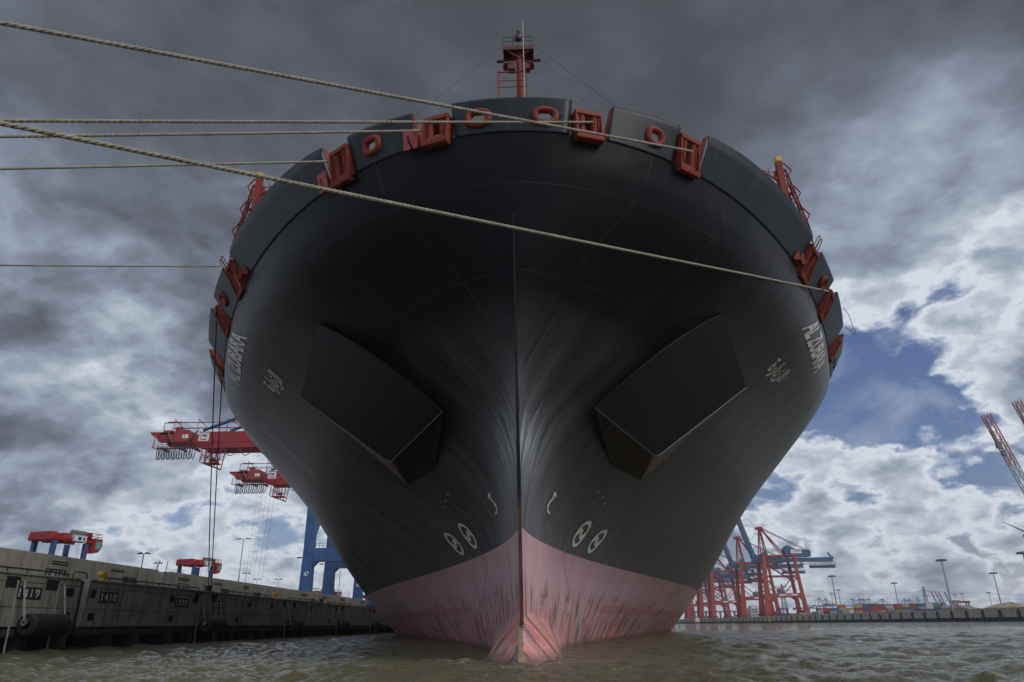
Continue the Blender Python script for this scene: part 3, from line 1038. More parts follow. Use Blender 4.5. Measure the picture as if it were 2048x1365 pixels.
# slotted chafing plates hung below the two starboard bow fairleads
for k, s in ((1, .297), (2, .481)):
    p, t, n, up = frame_at(s, 25.3, -1)
    mb = MB()
    w, h_ = .42, 1.15
    outer = [(-w, h_), (w, h_), (w, 0), (.18, 0), (.10, .25), (-.05, .5), (-.08, .85), (-.18, .85), (-.19, .5), (-.02, .2), (.02, 0), (-w, 0)]
    mb.prism([(a, c) for a, c in outer], .30, .38, 'y')
    local_mb(mb, p - up * (.55 if k == 1 else .5), t, n, up).build('chafing_plate', REDBR, SHIP)

# ---- anchor housings
for sg in (-1, 1):
    A = Vector((12.49, 40.1, 19.45))
    B = Vector((16.27, 49.6, 17.75))
    C = Vector((8.75, 45.7, 11.66))
    D = Vector((4.10, 36.3, 12.32))
    C1 = Vector((8.45, 50.9, 11.15))
    E1 = Vector((5.75, 45.5, 11.10))
    nrm = (B - A).cross(D - A).normalized()
    if nrm.z > 0:
        nrm = -nrm
    A, B = A + nrm * .22, B + nrm * .30
    f = lambda v: Vector((v.x * sg, v.y, v.z))
    # bowed upper edge
    top = []
    side = ((A - D).cross(nrm)).normalized()
    if side.z < 0:
        side = -side
    for i in range(15):
        t = i / 14
        top.append(A.lerp(D, t) + side * (0.62 * 4 * t * (1 - t)))
    c0 = [C.lerp(D, .06), C.lerp(D, .02).lerp(B, .008), C.lerp(B, .05)]
    face = top + c0 + [B]
    ang = nrm
    mb = MB()
    mb.add([f(v) for v in face], [tuple(range(len(face)))])
    # upper flange running back into the plating
    back = [v + Vector((0.6, 6.0, 1.2)) * (0.02 + (i / 14)) for i, v in enumerate(top)]
    vs = [f(v) for v in top] + [f(v) for v in back]
    mb.add(vs, [(i, i + 1, 15 + i + 1, 15 + i) for i in range(14)])
    mb.add([f(v) for v in (A, B, B - nrm * 1.2 + Vector((0, 1, 0)), A - nrm * 1.2 + Vector((0, 1, 0)))], [(0, 1, 2, 3)])
    o = mb.build('anchor_housing', BOXP, SHIP, recalc=False)
    so = o.modifiers.new('t', 'SOLIDIFY')
    so.thickness = 0.05
    so.offset = 0
    ins = MB()
    D2 = D + Vector((1.9, 9.0, 1.8))
    ins.add([f(v) for v in (top[-1], c0[0], C1, E1, D2)], [(0, 1, 2, 3), (0, 3, 4)])
    o2 = ins.build('anchor_recess', BOXIN, o, recalc=False)
    und = MB()
    und.add([f(v) for v in (c0[0], c0[1], c0[2], B, C1)], [(0, 1, 4), (1, 2, 4), (2, 3, 4)])
    o3 = und.build('housing_underside', BOXRIM, o, recalc=False)
    rim = MB()
    ed = [top[-1]] + c0 + [B]
    rim.path([f(v + nrm * .03) for v in ed], .035, 5)
    rim.build('edge_bead', simple('worn_edge_steel', (0.09, 0.085, 0.085), 0.45), o)

# ---- lettering and marks laid on the plating
def text_shape(body, spacing=1.0, bold=0.0, shear=0.0):
    cu = bpy.data.curves.new('lettering', 'FONT')
    cu.body = body
    cu.space_character = spacing
    cu.offset = bold
    cu.shear = shear
    cu.resolution_u = 4
    o = bpy.data.objects.new('lettering', cu)
    COL.objects.link(o)
    dg = bpy.context.evaluated_depsgraph_get()
    ev = o.evaluated_get(dg)
    me = ev.to_mesh()
    bm = bmesh.new()
    bm.from_mesh(me)
    ev.to_mesh_clear()
    bpy.data.objects.remove(o)
    bpy.data.curves.remove(cu)
    bmesh.ops.remove_doubles(bm, verts=bm.verts, dist=1e-4)
    return bm


def norm_text(bm):
    xs = [v.co.x for v in bm.verts]
    ys = [v.co.y for v in bm.verts]
    x0, x1, y0, y1 = min(xs), max(xs), min(ys), max(ys)
    for v in bm.verts:
        v.co = Vector(((v.co.x - x0) / (x1 - x0), (v.co.y - y0) / (y1 - y0), 0))
    return bm


def cut(bm, nx, ny):
    for i in range(1, nx):
        bmesh.ops.bisect_plane(bm, geom=bm.verts[:] + bm.edges[:] + bm.faces[:], plane_co=(i / nx, 0, 0), plane_no=(1, 0, 0))
    for i in range(1, ny):
        bmesh.ops.bisect_plane(bm, geom=bm.verts[:] + bm.edges[:] + bm.faces[:], plane_co=(0, i / ny, 0), plane_no=(0, 1, 0))
    bmesh.ops.triangulate(bm, faces=bm.faces)


def bm_obj(bm, fn, name, mat, parent, off=None):
    off = Vector(WORLD[parent.as_pointer()]) if off is None else off
    for v in bm.verts:
        v.co = fn(v.co.x, v.co.y) - off
    me = bpy.data.meshes.new(name)
    bm.to_mesh(me)
    bm.free()
    me.materials.append(mat)
    o = bpy.data.objects.new(name, me)
    COL.objects.link(o)
    o.parent = parent
    WORLD[o.as_pointer()] = tuple(off)
    return o


def bil(c00, c10, c11, c01):
    def fn(u, v):
        return [(1 - u) * (1 - v) * c00[i] + u * (1 - v) * c10[i] + u * v * c11[i] + (1 - u) * v * c01[i] for i in (0, 1)]
    return fn


NAME = "AL ZUBARA"
ARAB = "\ufe93\ufead\ufe8e\ufe91\ufeb0\ufedf\ufe8d"
for sg, q, qa in ((-1, ((57.3, 21.2), (47.9, 21.8), (50.4, 23.7), (58.1, 22.5)), ((53.3, 18.9), (50.2, 18.75), (49.7, 20.0), (52.9, 20.05))),
                  (1, ((48.7, 21.8), (58.0, 21.4), (58.9, 22.8), (51.4, 23.8)), ((50.4, 18.9), (54.1, 19.05), (53.5, 20.15), (49.9, 20.1)))):
    bm = norm_text(text_shape(NAME, 0.96, 0.026))
    cut(bm, 40, 4)
    f2 = bil(*q)
    tag(bm_obj(bm, lambda u, v: on_hull(sg, *f2(u, v), .035), 'name_lettering', NAMEW, SHIP), 'the name AL ZUBARA in off-white capitals')
    bm = norm_text(text_shape(ARAB, 1.0, 0.022))
    cut(bm, 16, 6)
    f3 = bil(*qa)
    tag(bm_obj(bm, lambda u, v: on_hull(sg, *f3(u, v), .035), 'name_lettering', NAMEW, SHIP), 'the name in off-white Arabic letters')


def poly_bm(polys):
    bm = bmesh.new()
    for p in polys:
        vs = [bm.verts.new((x, y, 0)) for x, y in p]
        bm.faces.new(vs)
    return bm


def ring_quads(r0, r1, a0=0, a1=360, n=40, sx=1.0, sy=1.0):
    out = []
    for i in range(n):
        t0, t1 = R(a0 + (a1 - a0) * i / n), R(a0 + (a1 - a0) * (i + 1) / n)
        out.append([(r0 * math.cos(t0) * sx, r0 * math.sin(t0) * sy), (r1 * math.cos(t0) * sx, r1 * math.sin(t0) * sy), (r1 * math.cos(t1) * sx, r1 * math.sin(t1) * sy), (r0 * math.cos(t1) * sx, r0 * math.sin(t1) * sy)])
    return out


# thruster marks: ring with a four-bladed screw, left open in dark
def thruster(sg, D, z, a, c, m):
    # disc between the ring and two dark lobes, joined by a notched bar across the middle
    polys = ring_quads(.74, 1.0)
    for q in (1, -1):
        polys.append([(x * q, y * q) for x, y in ((-.76, .40), (-.80, -.12), (-.46, -.20), (-.50, .06), (-.14, -.06), (-.02, .30))])
        polys.append([(x * q, y * q) for x, y in ((.0, .30), (-.14, -.06), (.02, -.02), (.10, .12))])
    bm = poly_bm(polys)
    bmesh.ops.triangulate(bm, faces=bm.faces)
    return bm_obj(bm, lambda u, v: on_hull(sg, D + u * a, z + v * c, .03), 'thruster_mark', m, SHIP)


for sg in (-1, 1):
    thruster(sg, 49.6, 7.33, 1.06, .86, CREAM)
    thruster(sg, 53.7, 7.25, 1.06, .82, WHITE)
    # bulbous bow mark: a wavy open line
    pts = [(0.62, .30), (0.20, .46), (-.10, .06), (-.42, .10), (-.75, -.08), (-.80, -.30), (-.55, -.62), (-.2, -.72)]
    mk = [(41.55, 8.52), (40.95, 8.72), (41.2, 8.32), (41.05, 8.28), (40.85, 8.1), (40.85, 7.86), (41.15, 7.66), (41.75, 7.62)]
    polys = []
    for (y0, z0), (y1, z1) in zip(mk[:-1], mk[1:]):
        d = Vector((y1 - y0, z1 - z0)).normalized()
        nn = Vector((-d.y * 2.2, d.x * .8)) * .06
        polys.append([(y0 - nn.x, z0 - nn.y), (y1 - nn.x, z1 - nn.y), (y1 + nn.x, z1 + nn.y), (y0 + nn.x, z0 + nn.y)])
    bm = poly_bm(polys)
    bm_obj(bm, lambda u, v: on_hull(sg, u, v, .035), 'bulb_mark', WHITE, SHIP)
    # dashed draught line that runs down the plating
    bm = bmesh.new()
    line = [(47.9, 9.5), (47.3, 8.6), (47.2, 7.9), (47.4, 6.6), (48.8, 5.3), (51.0, 4.2), (53.5, 3.2), (57, 2.2), (61, 1.2), (64.8, .45)]
    zz = 9.4
    while zz > 0.5:
        Dm = float(np.interp(-zz, [-b for a, b in line], [a for a, b in line]))
        hh = .07
        vs = [bm.verts.new((Dm - .07, zz - hh, 0)), bm.verts.new((Dm + .07, zz - hh, 0)), bm.verts.new((Dm + .07, zz + hh, 0)), bm.verts.new((Dm - .07, zz + hh, 0))]
        bm.faces.new(vs)
        zz -= .25
    for (y_, z_) in ((48.3, 9.55), (47.1, 9.75), (49.4, 9.3)):
        vs = [bm.verts.new((y_ - .22, z_ - .08, 0)), bm.verts.new((y_ + .22, z_ - .08, 0)), bm.verts.new((y_ + .22, z_ + .08, 0)), bm.verts.new((y_ - .22, z_ + .08, 0))]
        bm.faces.new(vs)
    bm_obj(bm, lambda u, v: on_hull(sg, u, v, .03), 'draught_marks', FAINT, SHIP)
    # freeing ports low in the bulwark
    for s in (.958, .975, .99):
        fr = frame_at(s, 25.7, sg)
        mb = MB()
        mb.prism([(.55 * math.cos(t), .28 * math.sin(t)) for t in np.linspace(0, 2 * math.pi, 17)[:-1]], .0, .08, 'y')
        local_mb(mb, *fr).build('freeing_port', VOID, SHIP)

# ---- raised frames abaft the forecastle, one each side
for sg in (-1, 1):
    mb = MB()
    f = lambda x, y, z: (x * sg, y, z)
    for off in (0, .9):
        lo, hi = (21.6, 45.6 + off, 28.6), (19.9, 43.9 + off, 32.6)
        mb.bar(f(*lo), f(*hi), .10)
        mb.bar(f(lo[0], lo[1], lo[2] - 1.1), f(hi[0], hi[1], hi[2] - 1.1), .12)
        for t in np.linspace(0, 1, 5):
            q = Vector(lo).lerp(Vector(hi), t)
            mb.bar(f(*q), f(q.x, q.y, q.z - 1.5), .09)
            mb.bar(f(*q), f(q.x - .55, q.y, q.z), .07)
        for t in (0.12, .5, .88):
            q = Vector(lo).lerp(Vector(hi), t)
            mb.path([f(q.x, q.y, q.z), f(q.x + .3, q.y, q.z + .5), f(q.x - .15, q.y, q.z + 1.15), f(q.x - .6, q.y, q.z + 1.1), f(q.x - .65, q.y, q.z + .3)], .055)
    for t in np.linspace(0, 1, 4):
        q = Vector((21.6, 45.6, 28.6)).lerp(Vector((19.9, 43.9, 32.6)), t)
        mb.bar(f(q.x, q.y, q.z), f(q.x, q.y + .9, q.z), .08)
    mb.bar(f(19.5, 44, 25), f(19.5, 44, 33.3), .42, .42)
    mb.bar(f(20.2, 44.6, 25), f(19.5, 44.6, 32.8), .3, .3)
    mb.bar(f(19.5, 44, 31.6), f(18.0, 43.6, 32.3), .1)
    mb.bar(f(19.5, 44, 30.6), f(17.8, 43.6, 32.0), .1)
    for zr in (31.2, 31.75, 32.3):
        mb.tube(f(19.3, 44, zr), f(16.6, 43, zr), .03, 5)
    for xr in (16.6, 17.5, 18.4):
        mb.tube(f(xr, 43.3, 29), f(xr, 43.3, 32.3), .035, 5)
    o = mb.build('platform_frame', RED, SHIP)
    cp = MB()
    cp.box(f(19.5, 44, 33.5), (.44, .44, .42))
    cp.build('yellow_cap', YELLOW, o, bevel=.03)

# ---- foremast
mast = MB()
mast.tube((.42, 38, 24.9), (.42, 38, 38.9), .25, 16, .22)
mast = mast.build('foremast', RED, SHIP, smooth=True, auto=50)
pf = MB()
pf.span(-.72, 1.42, 37.5, 38.9, 38.95, 39.05)
pf.span(-.70, 1.40, 37.5, 37.56, 38.7, 38.95)
for x in (-.66, 1.36):
    pf.add([(x, 37.55, 38.95), (x, 38.8, 38.95), (x, 38.5, 37.6), (x, 37.7, 37.6)], [(0, 1, 2, 3)])
    pf.bar((x, 37.6, 37.6), (.42, 37.9, 38.0), .08)
    pf.bar((x, 37.6, 38.85), (.42, 37.8, 38.2), .10)
pf.span(-.66, -.1, 38.2, 38.3, 37.55, 38.9)
pf.span(.9, 1.36, 38.2, 38.3, 37.55, 38.9)
pf.span(-.35, .1, 37.7, 38.2, 37.2, 37.65)
pf.span(.8, 1.15, 37.7, 38.2, 37.2, 37.65)
pf.span(-.72, -.45, 37.7, 38.2, 37.55, 37.63)
pf.span(1.15, 1.42, 37.7, 38.2, 37.55, 37.63)
pfo = pf.build('mast_platform', simple('mast_dark_red', (0.13, 0.03, 0.03), 0.5), mast)
for x0, x1 in ((-1.15, -.66), (1.36, 1.88)):
    lp = MB()
    lp.tube((x0, 37.8, 37.95), (x1, 37.8, 37.95), .13, 12)
    lp.build('floodlight', DSTEEL, mast)
for yy in (37.55, 38.85):
    rl = MB()
    for zr in (39.45, 39.85):
        rl.path([(-.70, yy, zr), (1.40, yy, zr)], .022, 5)
    for x in (-.70, 1.40, -.05, 1.15):
        rl.tube((x, yy, 39), (x, yy, 39.85), .022, 5)
    rl.build('mast_railing', DSTEEL, mast)
sl = MB()
sl.tube((.38, 38, 39.0), (.38, 38, 39.9), .06, 8)
sl.bar((.1, 38, 39.05), (.38, 38, 39.7), .04)
sl.bar((.66, 38, 39.05), (.38, 38, 39.7), .04)
sl.tube((.38, 38, 39.9), (.38, 38, 40.02), .12, 14, .24)
sl.tube((.38, 38, 40.02), (.38, 38, 40.38), .24, 14)
sl.tube((.38, 38, 40.38), (.38, 38, 40.46), .24, 14, .12)
sl.span(.02, .1, 37.9, 38.1, 40.0, 40.4)
sl.span(.68, .74, 37.9, 38.1, 40.0, 40.4)
sl.tube((.38, 38, 40.46), (.38, 38, 40.85), .09, 12)
sl.tube((.38, 38, 40.58), (.38, 38, 40.64), .13, 12)
sl.tube((.38, 38, 40.76), (.38, 38, 40.82), .13, 12)
sl.build('mast_lantern', simple('lantern_dark', (0.05, 0.025, 0.025), 0.5), mast)
fp = MB()
fp.tube((.72, 37.3, 33.5), (.70, 37.3, 40.95), .05, 10, .035)
fp.build('flagpole', simple('pale_pole', (0.34, 0.33, 0.30), 0.6), mast)
lr = MB()
for zr in (35.3, 35.85, 36.6):
    lr.tube((-1.1, 37.4, zr), (.86, 37.4, zr), .03 if zr < 36 else .05, 6)
for x in (-1.1, -.95, .72, .86):
    lr.tube((x, 37.4, 27), (x, 37.4, 36.6), .035, 6)
lr.build('railing', RED, SHIP)
sw = MB()
sw.tube((-.75, 37.5, 39.0), (-5.3, 30.6, 27.4), .017, 5)
sw.tube((1.45, 37.5, 39.0), (6.1, 30.9, 27.4), .017, 5)
sw.tube((1.35, 37.8, 39.0), (5.2, 31.8, 27.4), .010, 5)
sw.build('stay_wire', DSTEEL, mast)
# dangling line at the port side bulwark
dl = MB()
p = P(.90, 27.6, 1)
dl.path([p + Vector((.25, 0, 0)), p + Vector((.75, .3, -.6)), p + Vector((.95, .4, -1.9)), p + Vector((1.1, .4, -2.2)), p + Vector((.9, .4, -2.5)), p + Vector((.75, .4, -2.2)), p + Vector((.2, .3, -1.7))], .03)
dl.build('hanging_line', DSTEEL, SHIP)

# ------------------------------------------------------------------ mooring ropes
ROPEM = simple('mooring_rope_fibre', (0.38, 0.34, 0.265), 0.85, dirt=(0.2, 0.17, 0.13), dirtamt=0.6, scale=2.2, bump=.6, bscale=60)
ROPED = simple('dark_wet_rope', (0.11, 0.10, 0.085), 0.85, dirt=(0.05, 0.045, 0.04), dirtamt=0.6, scale=2.2)


def rope(a, b, r, label, mat=ROPEM, sag=0.1, pitch=0.62, res=0.075, pts=None):
    a, b = (Vector(a), Vector(b)) if pts is None else (Vector(pts[0]), Vector(pts[-1]))
    L = (b - a).length
    n = int(L / res)
    d = (b - a).normalized()
    e1 = d.cross(Vector((0, 0, 1))).normalized()
    e2 = e1.cross(d)
    mb = MB()
    cl = []
    for i in range(n + 1):
        t = i / n
        if pts is None:
            cl.append(a.lerp(b, t) - Vector((0, 0, sag * 4 * t * (1 - t))))
    if pts is not None:
        for q0, q1 in zip(pts[:-1], pts[1:]):
            q0, q1 = Vector(q0), Vector(q1)
            kk = max(1, int((q1 - q0).length / res))
            cl += [q0.lerp(q1, j / kk) - (Vector((0, 0, .1 * 4 * (j / kk) * (1 - j / kk))) if kk > 200 else Vector()) for j in range(kk)]
        cl.append(Vector(pts[-1]))
    for k in range(3):
        strand = []
        s = 0
        for i, c in enumerate(cl):
            if i:
                s += (cl[i] - cl[i - 1]).length
            ph = 2 * math.pi * (s / pitch) + k * 2.0944
            strand.append(c + e1 * math.cos(ph) * r * .5 + e2 * math.sin(ph) * r * .5)
        mb.path(strand, r * .56, 6)
    o = mb.build('mooring_rope', mat, smooth=True, recalc=False)
    return tag(o, label, 'mooring rope', 'mooring ropes from the bow to the quay')


def fpt(sg, k, a=0.0, c=1.0, b=0.12):
    p, t, n, up = FAIR[sg, k]
    return p + t * a + n * b + up * c


rope((9.89, 32.2, 25.71), (-41.0, -8.55, 6.0), .068, 'uppermost pale twisted rope, sloping from the top left corner to the second port fairlead')
rope((4.3, 29.75, 25.9), (-41.0, 2.95, 6.0), .064, 'level pale rope crossing the forecastle to the port fairlead right of the mast')
rope((-4.6, 30.0, 25.9), (-41.0, 4.05, 6.0), .064, 'level pale rope ending at the starboard fairlead just left of the two bow chocks')
rope((-10.6, 32.9, 26.3), (-41.0, 5.01, 6.0), .064, 'level pale rope ending at the second starboard fairlead above the dark flare')
rope(None, None, .074, 'thick pale rope slanting right across the black bow flare to the far port fairlead',
     pts=[(25.03, 52.0, 26.39), (19.37, 44.55, 23.43), (18.86, 43.88, 23.16), (17.63, 42.47, 22.64), (16.88, 41.65, 22.35), (15.55, 40.32, 21.91), (14.94, 39.73, 21.72), (14.35, 39.18, 21.55), (-41.0, -11.49, 6.0)])
rope((-22.75, 46.6, 27.2), (-41.0, 4.41, 6.0), .05, 'lone dark rope running level from the left edge to the starboard side fairlead', mat=simple('tarred_rope_fibre', (0.25, 0.22, 0.18), .85), sag=.2)
rope((-26.3, 54.5, 26.2), (-41.6, 94.6, 6.55), .06, 'dark rope falling steeply from the upper starboard fairlead to the quay bollard', mat=ROPED, sag=.6)
rope(fpt(-1, 5, 0, .4), (-41.6, 95.4, 6.55), .06, 'dark rope falling from the rearmost starboard fairlead to the same quay bollard', mat=ROPED, sag=.4)

# ------------------------------------------------------------------ near quay on the left
def flat_text(body, w, h, fn, name, mat, parent, depth=0.0, bold=0.02, spacing=1.0):
    bm = norm_text(text_shape(body, spacing, bold))
    bmesh.ops.triangulate(bm, faces=bm.faces)
    return bm_obj(bm, fn, name, mat, parent)


def stencil_number(body, y0, y1, z0, z1, x, parent, pname='number_plate'):
    """dark plate on a wall facing +X with stencilled digits; text runs toward +Y"""
    mb = MB()
    mb.span(x - .02, x + .03, y0, y1, z0, z1)
    o = mb.build(pname, PLATE, parent)
    m = (y1 - y0) * .08
    bm = norm_text(text_shape(body, 1.15, 0.02))
    # stencil gap through every digit
    bmesh.ops.bisect_plane(bm, geom=bm.verts[:] + bm.edges[:] + bm.faces[:], plane_co=(0, .47, 0), plane_no=(0, 1, 0))
    bmesh.ops.bisect_plane(bm, geom=bm.verts[:] + bm.edges[:] + bm.faces[:], plane_co=(0, .55, 0), plane_no=(0, 1, 0))
    bmesh.ops.delete(bm, geom=[f for f in bm.faces if .47 < f.calc_center_median().y < .55], context='FACES')
    bmesh.ops.triangulate(bm, faces=bm.faces)
    h = z1 - z0
    bm_obj(bm, lambda u, v: Vector((x + .045, y0 + m + u * (y1 - y0 - 2 * m), z0 + .16 * h + v * .68 * h)), 'stencil_digits', NAMEW, o)
    return o


QX = -41.0
QW = thing('quay_wall', 'long stained concrete quay wall with stencilled numbers and dark piers, left of the ship', 'quay wall', (-43, 45, 0))
for i, (a, b) in enumerate(((20, 66.6), (68.0, 118.0), (118.5, 170.0), (170.5, 232), (232.5, 420))):
    mb = MB()
    mb.span(QX - 5, QX, a, b, 1.95, 5.88)
    mb.build('wall_panel', CONC, QW, bevel=.03)
    mb = MB()
    mb.span(QX - 5, QX + .09, a, b, 5.885, 6.06)
    mb.build('coping', CONC, QW, bevel=.03)
    mb = MB()
    mb.prism([(QX - 4.9, 1.945), (QX - .25, 1.945), (QX - .05, 1.5), (QX - .05, 1.2), (QX - 4.9, 1.2)], a, b, 'y')
    mb.build('pile_cap', CONCD, QW)
    for zz in (5.32, 3.42):
        g_ = MB()
        g_.span(QX, QX + .012, a + .1, b - .1, zz, zz + .045)
        g_.build('construction_joint', VOID, QW)
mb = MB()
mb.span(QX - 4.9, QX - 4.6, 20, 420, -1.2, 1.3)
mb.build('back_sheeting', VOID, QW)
y = 23.0
k = 0
while y < 330:
    mb = MB()
    mb.prism([(QX - 4.6, -1.2), (QX + .25, -1.2), (QX - .02, 1.19), (QX - 4.6, 1.19)], y, y + 1.1, 'y')
    mb.build('pier', CONCD, QW)
    y += (5.1, 7.2)[k % 2]
    k += 1
# steel rebate at the open joint and the ladders' pockets
mb = MB()
mb.add([(QX - .02, 68.0, 5.88), (QX + .45, 67.45, 5.9), (QX + .25, 67.4, 1.5), (QX - .02, 68.0, 1.6)], [(0, 1, 2, 3)])
mb.span(QX - 3, QX - .6, 66.6, 68.0, 1.5, 5.9)
mb.build('joint_plate', DSTEEL, QW)
for (a, b, z0, z1) in ((64.7, 65.8, 4.45, 5.15), (64.8, 65.9, 2.45, 3.15), (68.4, 69.2, 4.45, 5.2), (68.6, 69.6, 2.45, 3.15), (83.7, 84.7, 4.5, 5.15), (84.0, 85.0, 2.4, 3.1),
                       (89.5, 90.6, 4.5, 5.1), (103, 104.2, 2.4, 3.1), (107, 108.2, 4.5, 5.1), (116.3, 117.2, 4.4, 5.1), (131, 132, 2.4, 3.1), (137, 138.2, 4.5, 5.1), (150, 151.5, 2.4, 3.1)):
    mb = MB()
    mb.span(QX - .02, QX + .015, a, b, z0, z1)
    o = mb.build('wall_pocket', VOID, QW)  # near-black slab on the face; the pocket's shade is put into its colour
    mb = MB()
    for zz in np.linspace(z0 + .12, z1 - .12, 3):
        mb.tube((QX + .04, a + .2, zz), (QX + .04, b - .2, zz), .03, 5)
    mb.build('rung', DSTEEL, o)
for body, a, b, z0, z1 in (("1419", 58.35, 61.4, 4.05, 5.0), ("1410", 69.9, 73.0, 4.08, 5.08), ("1399", 84.9, 88.2, 4.0, 5.0), ("1391", 95.6, 98.7, 4.05, 5.05)):
    tag(stencil_number(body, a, b, z0, z1, QX, QW), 'dark plate stencilled ' + body)
for i, yc in enumerate((61.4, 94.2, 126.7, 159.0, 191.5)):
    for dy in (-3.6, 1.3):
        mb = MB()
        mb.span(QX - .02, QX + .02, yc + dy - .9, yc + dy + .75, 4.85, 5.72)
        mb.build('chain_pocket', VOID, QW)  # flat dark slab for the chain recess, its shade put into the colour
# low pipe rail along the edge
for a, b in ((20, 65.2), (70.5, 91.5), (98.5, 117), (125, 143), (149, 169), (175, 230)):
    mb = MB()
    x = QX - .35
    mb.path([(x, a, 6.06), (x, a + .25, 6.3), (x, a + .6, 6.38)] + [(x, t, 6.38) for t in np.linspace(a + 1, b - 1, 8)] + [(x, b - .6, 6.38), (x, b - .25, 6.3), (x, b, 6.06)], .075, 7)
    t = a + 1.2
    while t < b - .8:
        mb.tube((x, t, 6.06), (x, t, 6.36), .06, 6)
        t += 2.4
    mb.build('edge_rail', DSTEEL, QW)
mb = MB()
mb.path([(QX - .3, 65.6, 6.06), (QX - .3, 65.7, 6.5), (QX - .3, 66.1, 6.62), (QX - .3, 67.4, 6.62), (QX - .3, 67.7, 6.5), (QX - .3, 67.8, 6.06)], .06, 7)
mb.build('ladder_hoop', DSTEEL, QW)


def chain(mb, p, q, link=.17, r=.032):
    p, q = Vector(p), Vector(q)
    L = (q - p).length
    d = (q - p).normalized()
    a = d.cross(Vector((0, 1, 0)) if abs(d.y) < .9 else Vector((1, 0, 0))).normalized()
    b = d.cross(a)
    n = int(L / (link * .78))
    for i in range(n):
        c = p + d * (i + .5) * L / n
        e = a if i % 2 else b
        mb.path([c + d * link * .5 * math.cos(t) * 1.15 + e * link * .36 * math.sin(t) for t in np.linspace(0, 2 * math.pi, 9)[:-1]], r, 4, closed=True)


FEND_LABELS = ('big black cylindrical rubber fender hung on chains under the number 1419', 'black cylindrical fender below the stencilled number 1391', 'small dark fender on the quay wall, third from the left',
               'small dark fender on the quay wall, fourth from the left', 'farthest dark fender on the quay wall, right beside the ship')
for i, yc in enumerate((61.4, 94.2, 126.7, 159.0, 191.5)):
    T = thing('cylindrical_fender', FEND_LABELS[i], 'fender', (QX + .9, yc, 2.1), 0, 'rubber fenders along the quay wall')
    mb = MB()
    r1, r0, L = .86, .36, 2.35
    prof = [(-L, r0), (-L, r1 - .12), (-L + .12, r1), (L - .12, r1), (L, r1 - .12), (L, r0)]
    n = 28
    vs = []
    for (yy, rr) in prof:
        for kk in range(n):
            t = 2 * math.pi * kk / n
            vs.append((rr * math.cos(t), yy, rr * math.sin(t)))
    m = len(prof)
    mb.add(vs, [(j * n + kk, j * n + (kk + 1) % n, ((j + 1) % m) * n + (kk + 1) % n, ((j + 1) % m) * n + kk) for j in range(m) for kk in range(n)])
    body = mb.build('fender_body', RUBBER, T, world=False, smooth=True, auto=35)
    mb = MB()
    mb.tube((0, -L - .35, .18), (0, L + .35, .18), .11, 8)
    mb.tube((0, -L - .35, .18), (0, -L - .2, .18), .26, 12)
    mb.build('axle', STEEL, T, world=False)
    for dy in (-L - .28, L + .22):
        for dx, y2, zt in ((-.75, dy - .55, 3.2), (-.05, dy + .05, 0)):
            mb = MB()
            if zt:
                chain(mb, (dx - .1, y2, 3.3), (dx, y2 + .1, -2.2), r=.035 if i < 2 else .05)
            else:
                chain(mb, (-.8, dy + .1, 3.3), (0, dy, .3), r=.035 if i < 2 else .05)
            mb.build('chain', STEEL, T, world=False)

# flood wall behind the quay edge
WALLS = ((20, 91.8, 'long pale concrete flood wall nearest the viewer, with the number 1410 plate'), (94.6, 141.0, 'second pale concrete flood wall, between the two gaps and below the second straddle carrier'),
         (143.2, 190.0, 'third concrete flood wall in front of the blue crane legs'), (192.0, 245.0, 'short farthest concrete flood wall touching the pink hull in the view'))
for a, b, lab in WALLS:
    T = thing('flood_wall', lab, 'wall', (-47.9, a, 6.05), 0, 'concrete flood walls on the quay')
    mb = MB()
    mb.span(-48.8, -47.0, a, b, 6.05, 8.62)
    mb.build('wall_body', CONCL, T, bevel=.04)
    y = a + 5.2
    mb = MB()
    while y < b - 1:
        mb.span(-47.0, -46.99, y, y + .04, 6.1, 8.6)
        y += 5.2
    mb.build('shutter_joint', CONC, T)
    if a > 50:
        mb = MB()
        for zz in np.arange(6.4, 8.5, .22):
            mb.span(-48.7, -47.15, a - .05, a - .001, zz, zz + .12)
        mb.build('end_ribs', CONCL, T)
    for (y0, y1, z0, z1) in ((70.8, 73.4, 7.72, 8.12), (81.1, 83.9, 7.78, 8.12), (97.1, 100.3, 7.7, 8.1), (108.1, 111.1, 7.7, 8.05), (119.6, 122, 7.6, 8.1), (150, 154, 7.6, 8.1), (165, 169, 7.6, 8.1), (181, 185, 7.6, 8.1), (202, 207, 7.6, 8.1)):
        if a < y0 < b:
            mb = MB()
            mb.span(-47.0, -46.985, y0, y1, z0, z1)
            o = mb.build('louvre', PLATE, T)
            mb = MB()
            mb.span(-46.99, -46.93, y0 - .05, y1 + .05, z0 + .14, z0 + .22)
            mb.span(-46.99, -46.93, y0 - .05, y1 + .05, z1 - .05, z1 + .05)
            mb.build('louvre_blade', CONCL, o)
    for (y0, y1, z0, z1) in ((83.8, 86.7, 6.75, 7.35), (111, 114.2, 6.7, 7.3), (124.4, 127.6, 6.7, 7.3), (157, 160, 6.6, 7.3), (214, 219, 6.6, 7.3)):
        if a < y0 < b:
            mb = MB()
            mb.span(-47.0, -46.98, y0, (y0 + y1) / 2 - .06, z0, z1)
            mb.span(-47.0, -46.98, (y0 + y1) / 2 + .06, y1, z0, z1)
            mb.build('dark_panel', PLATE, T)
    if a == 20:
        stencil_number("1410", 70.1, 73.3, 6.45, 7.32, -47.0, T)
    elif a == 94.6:
        stencil_number("1391", 97.1, 100.2, 6.7, 7.35, -47.0, T)

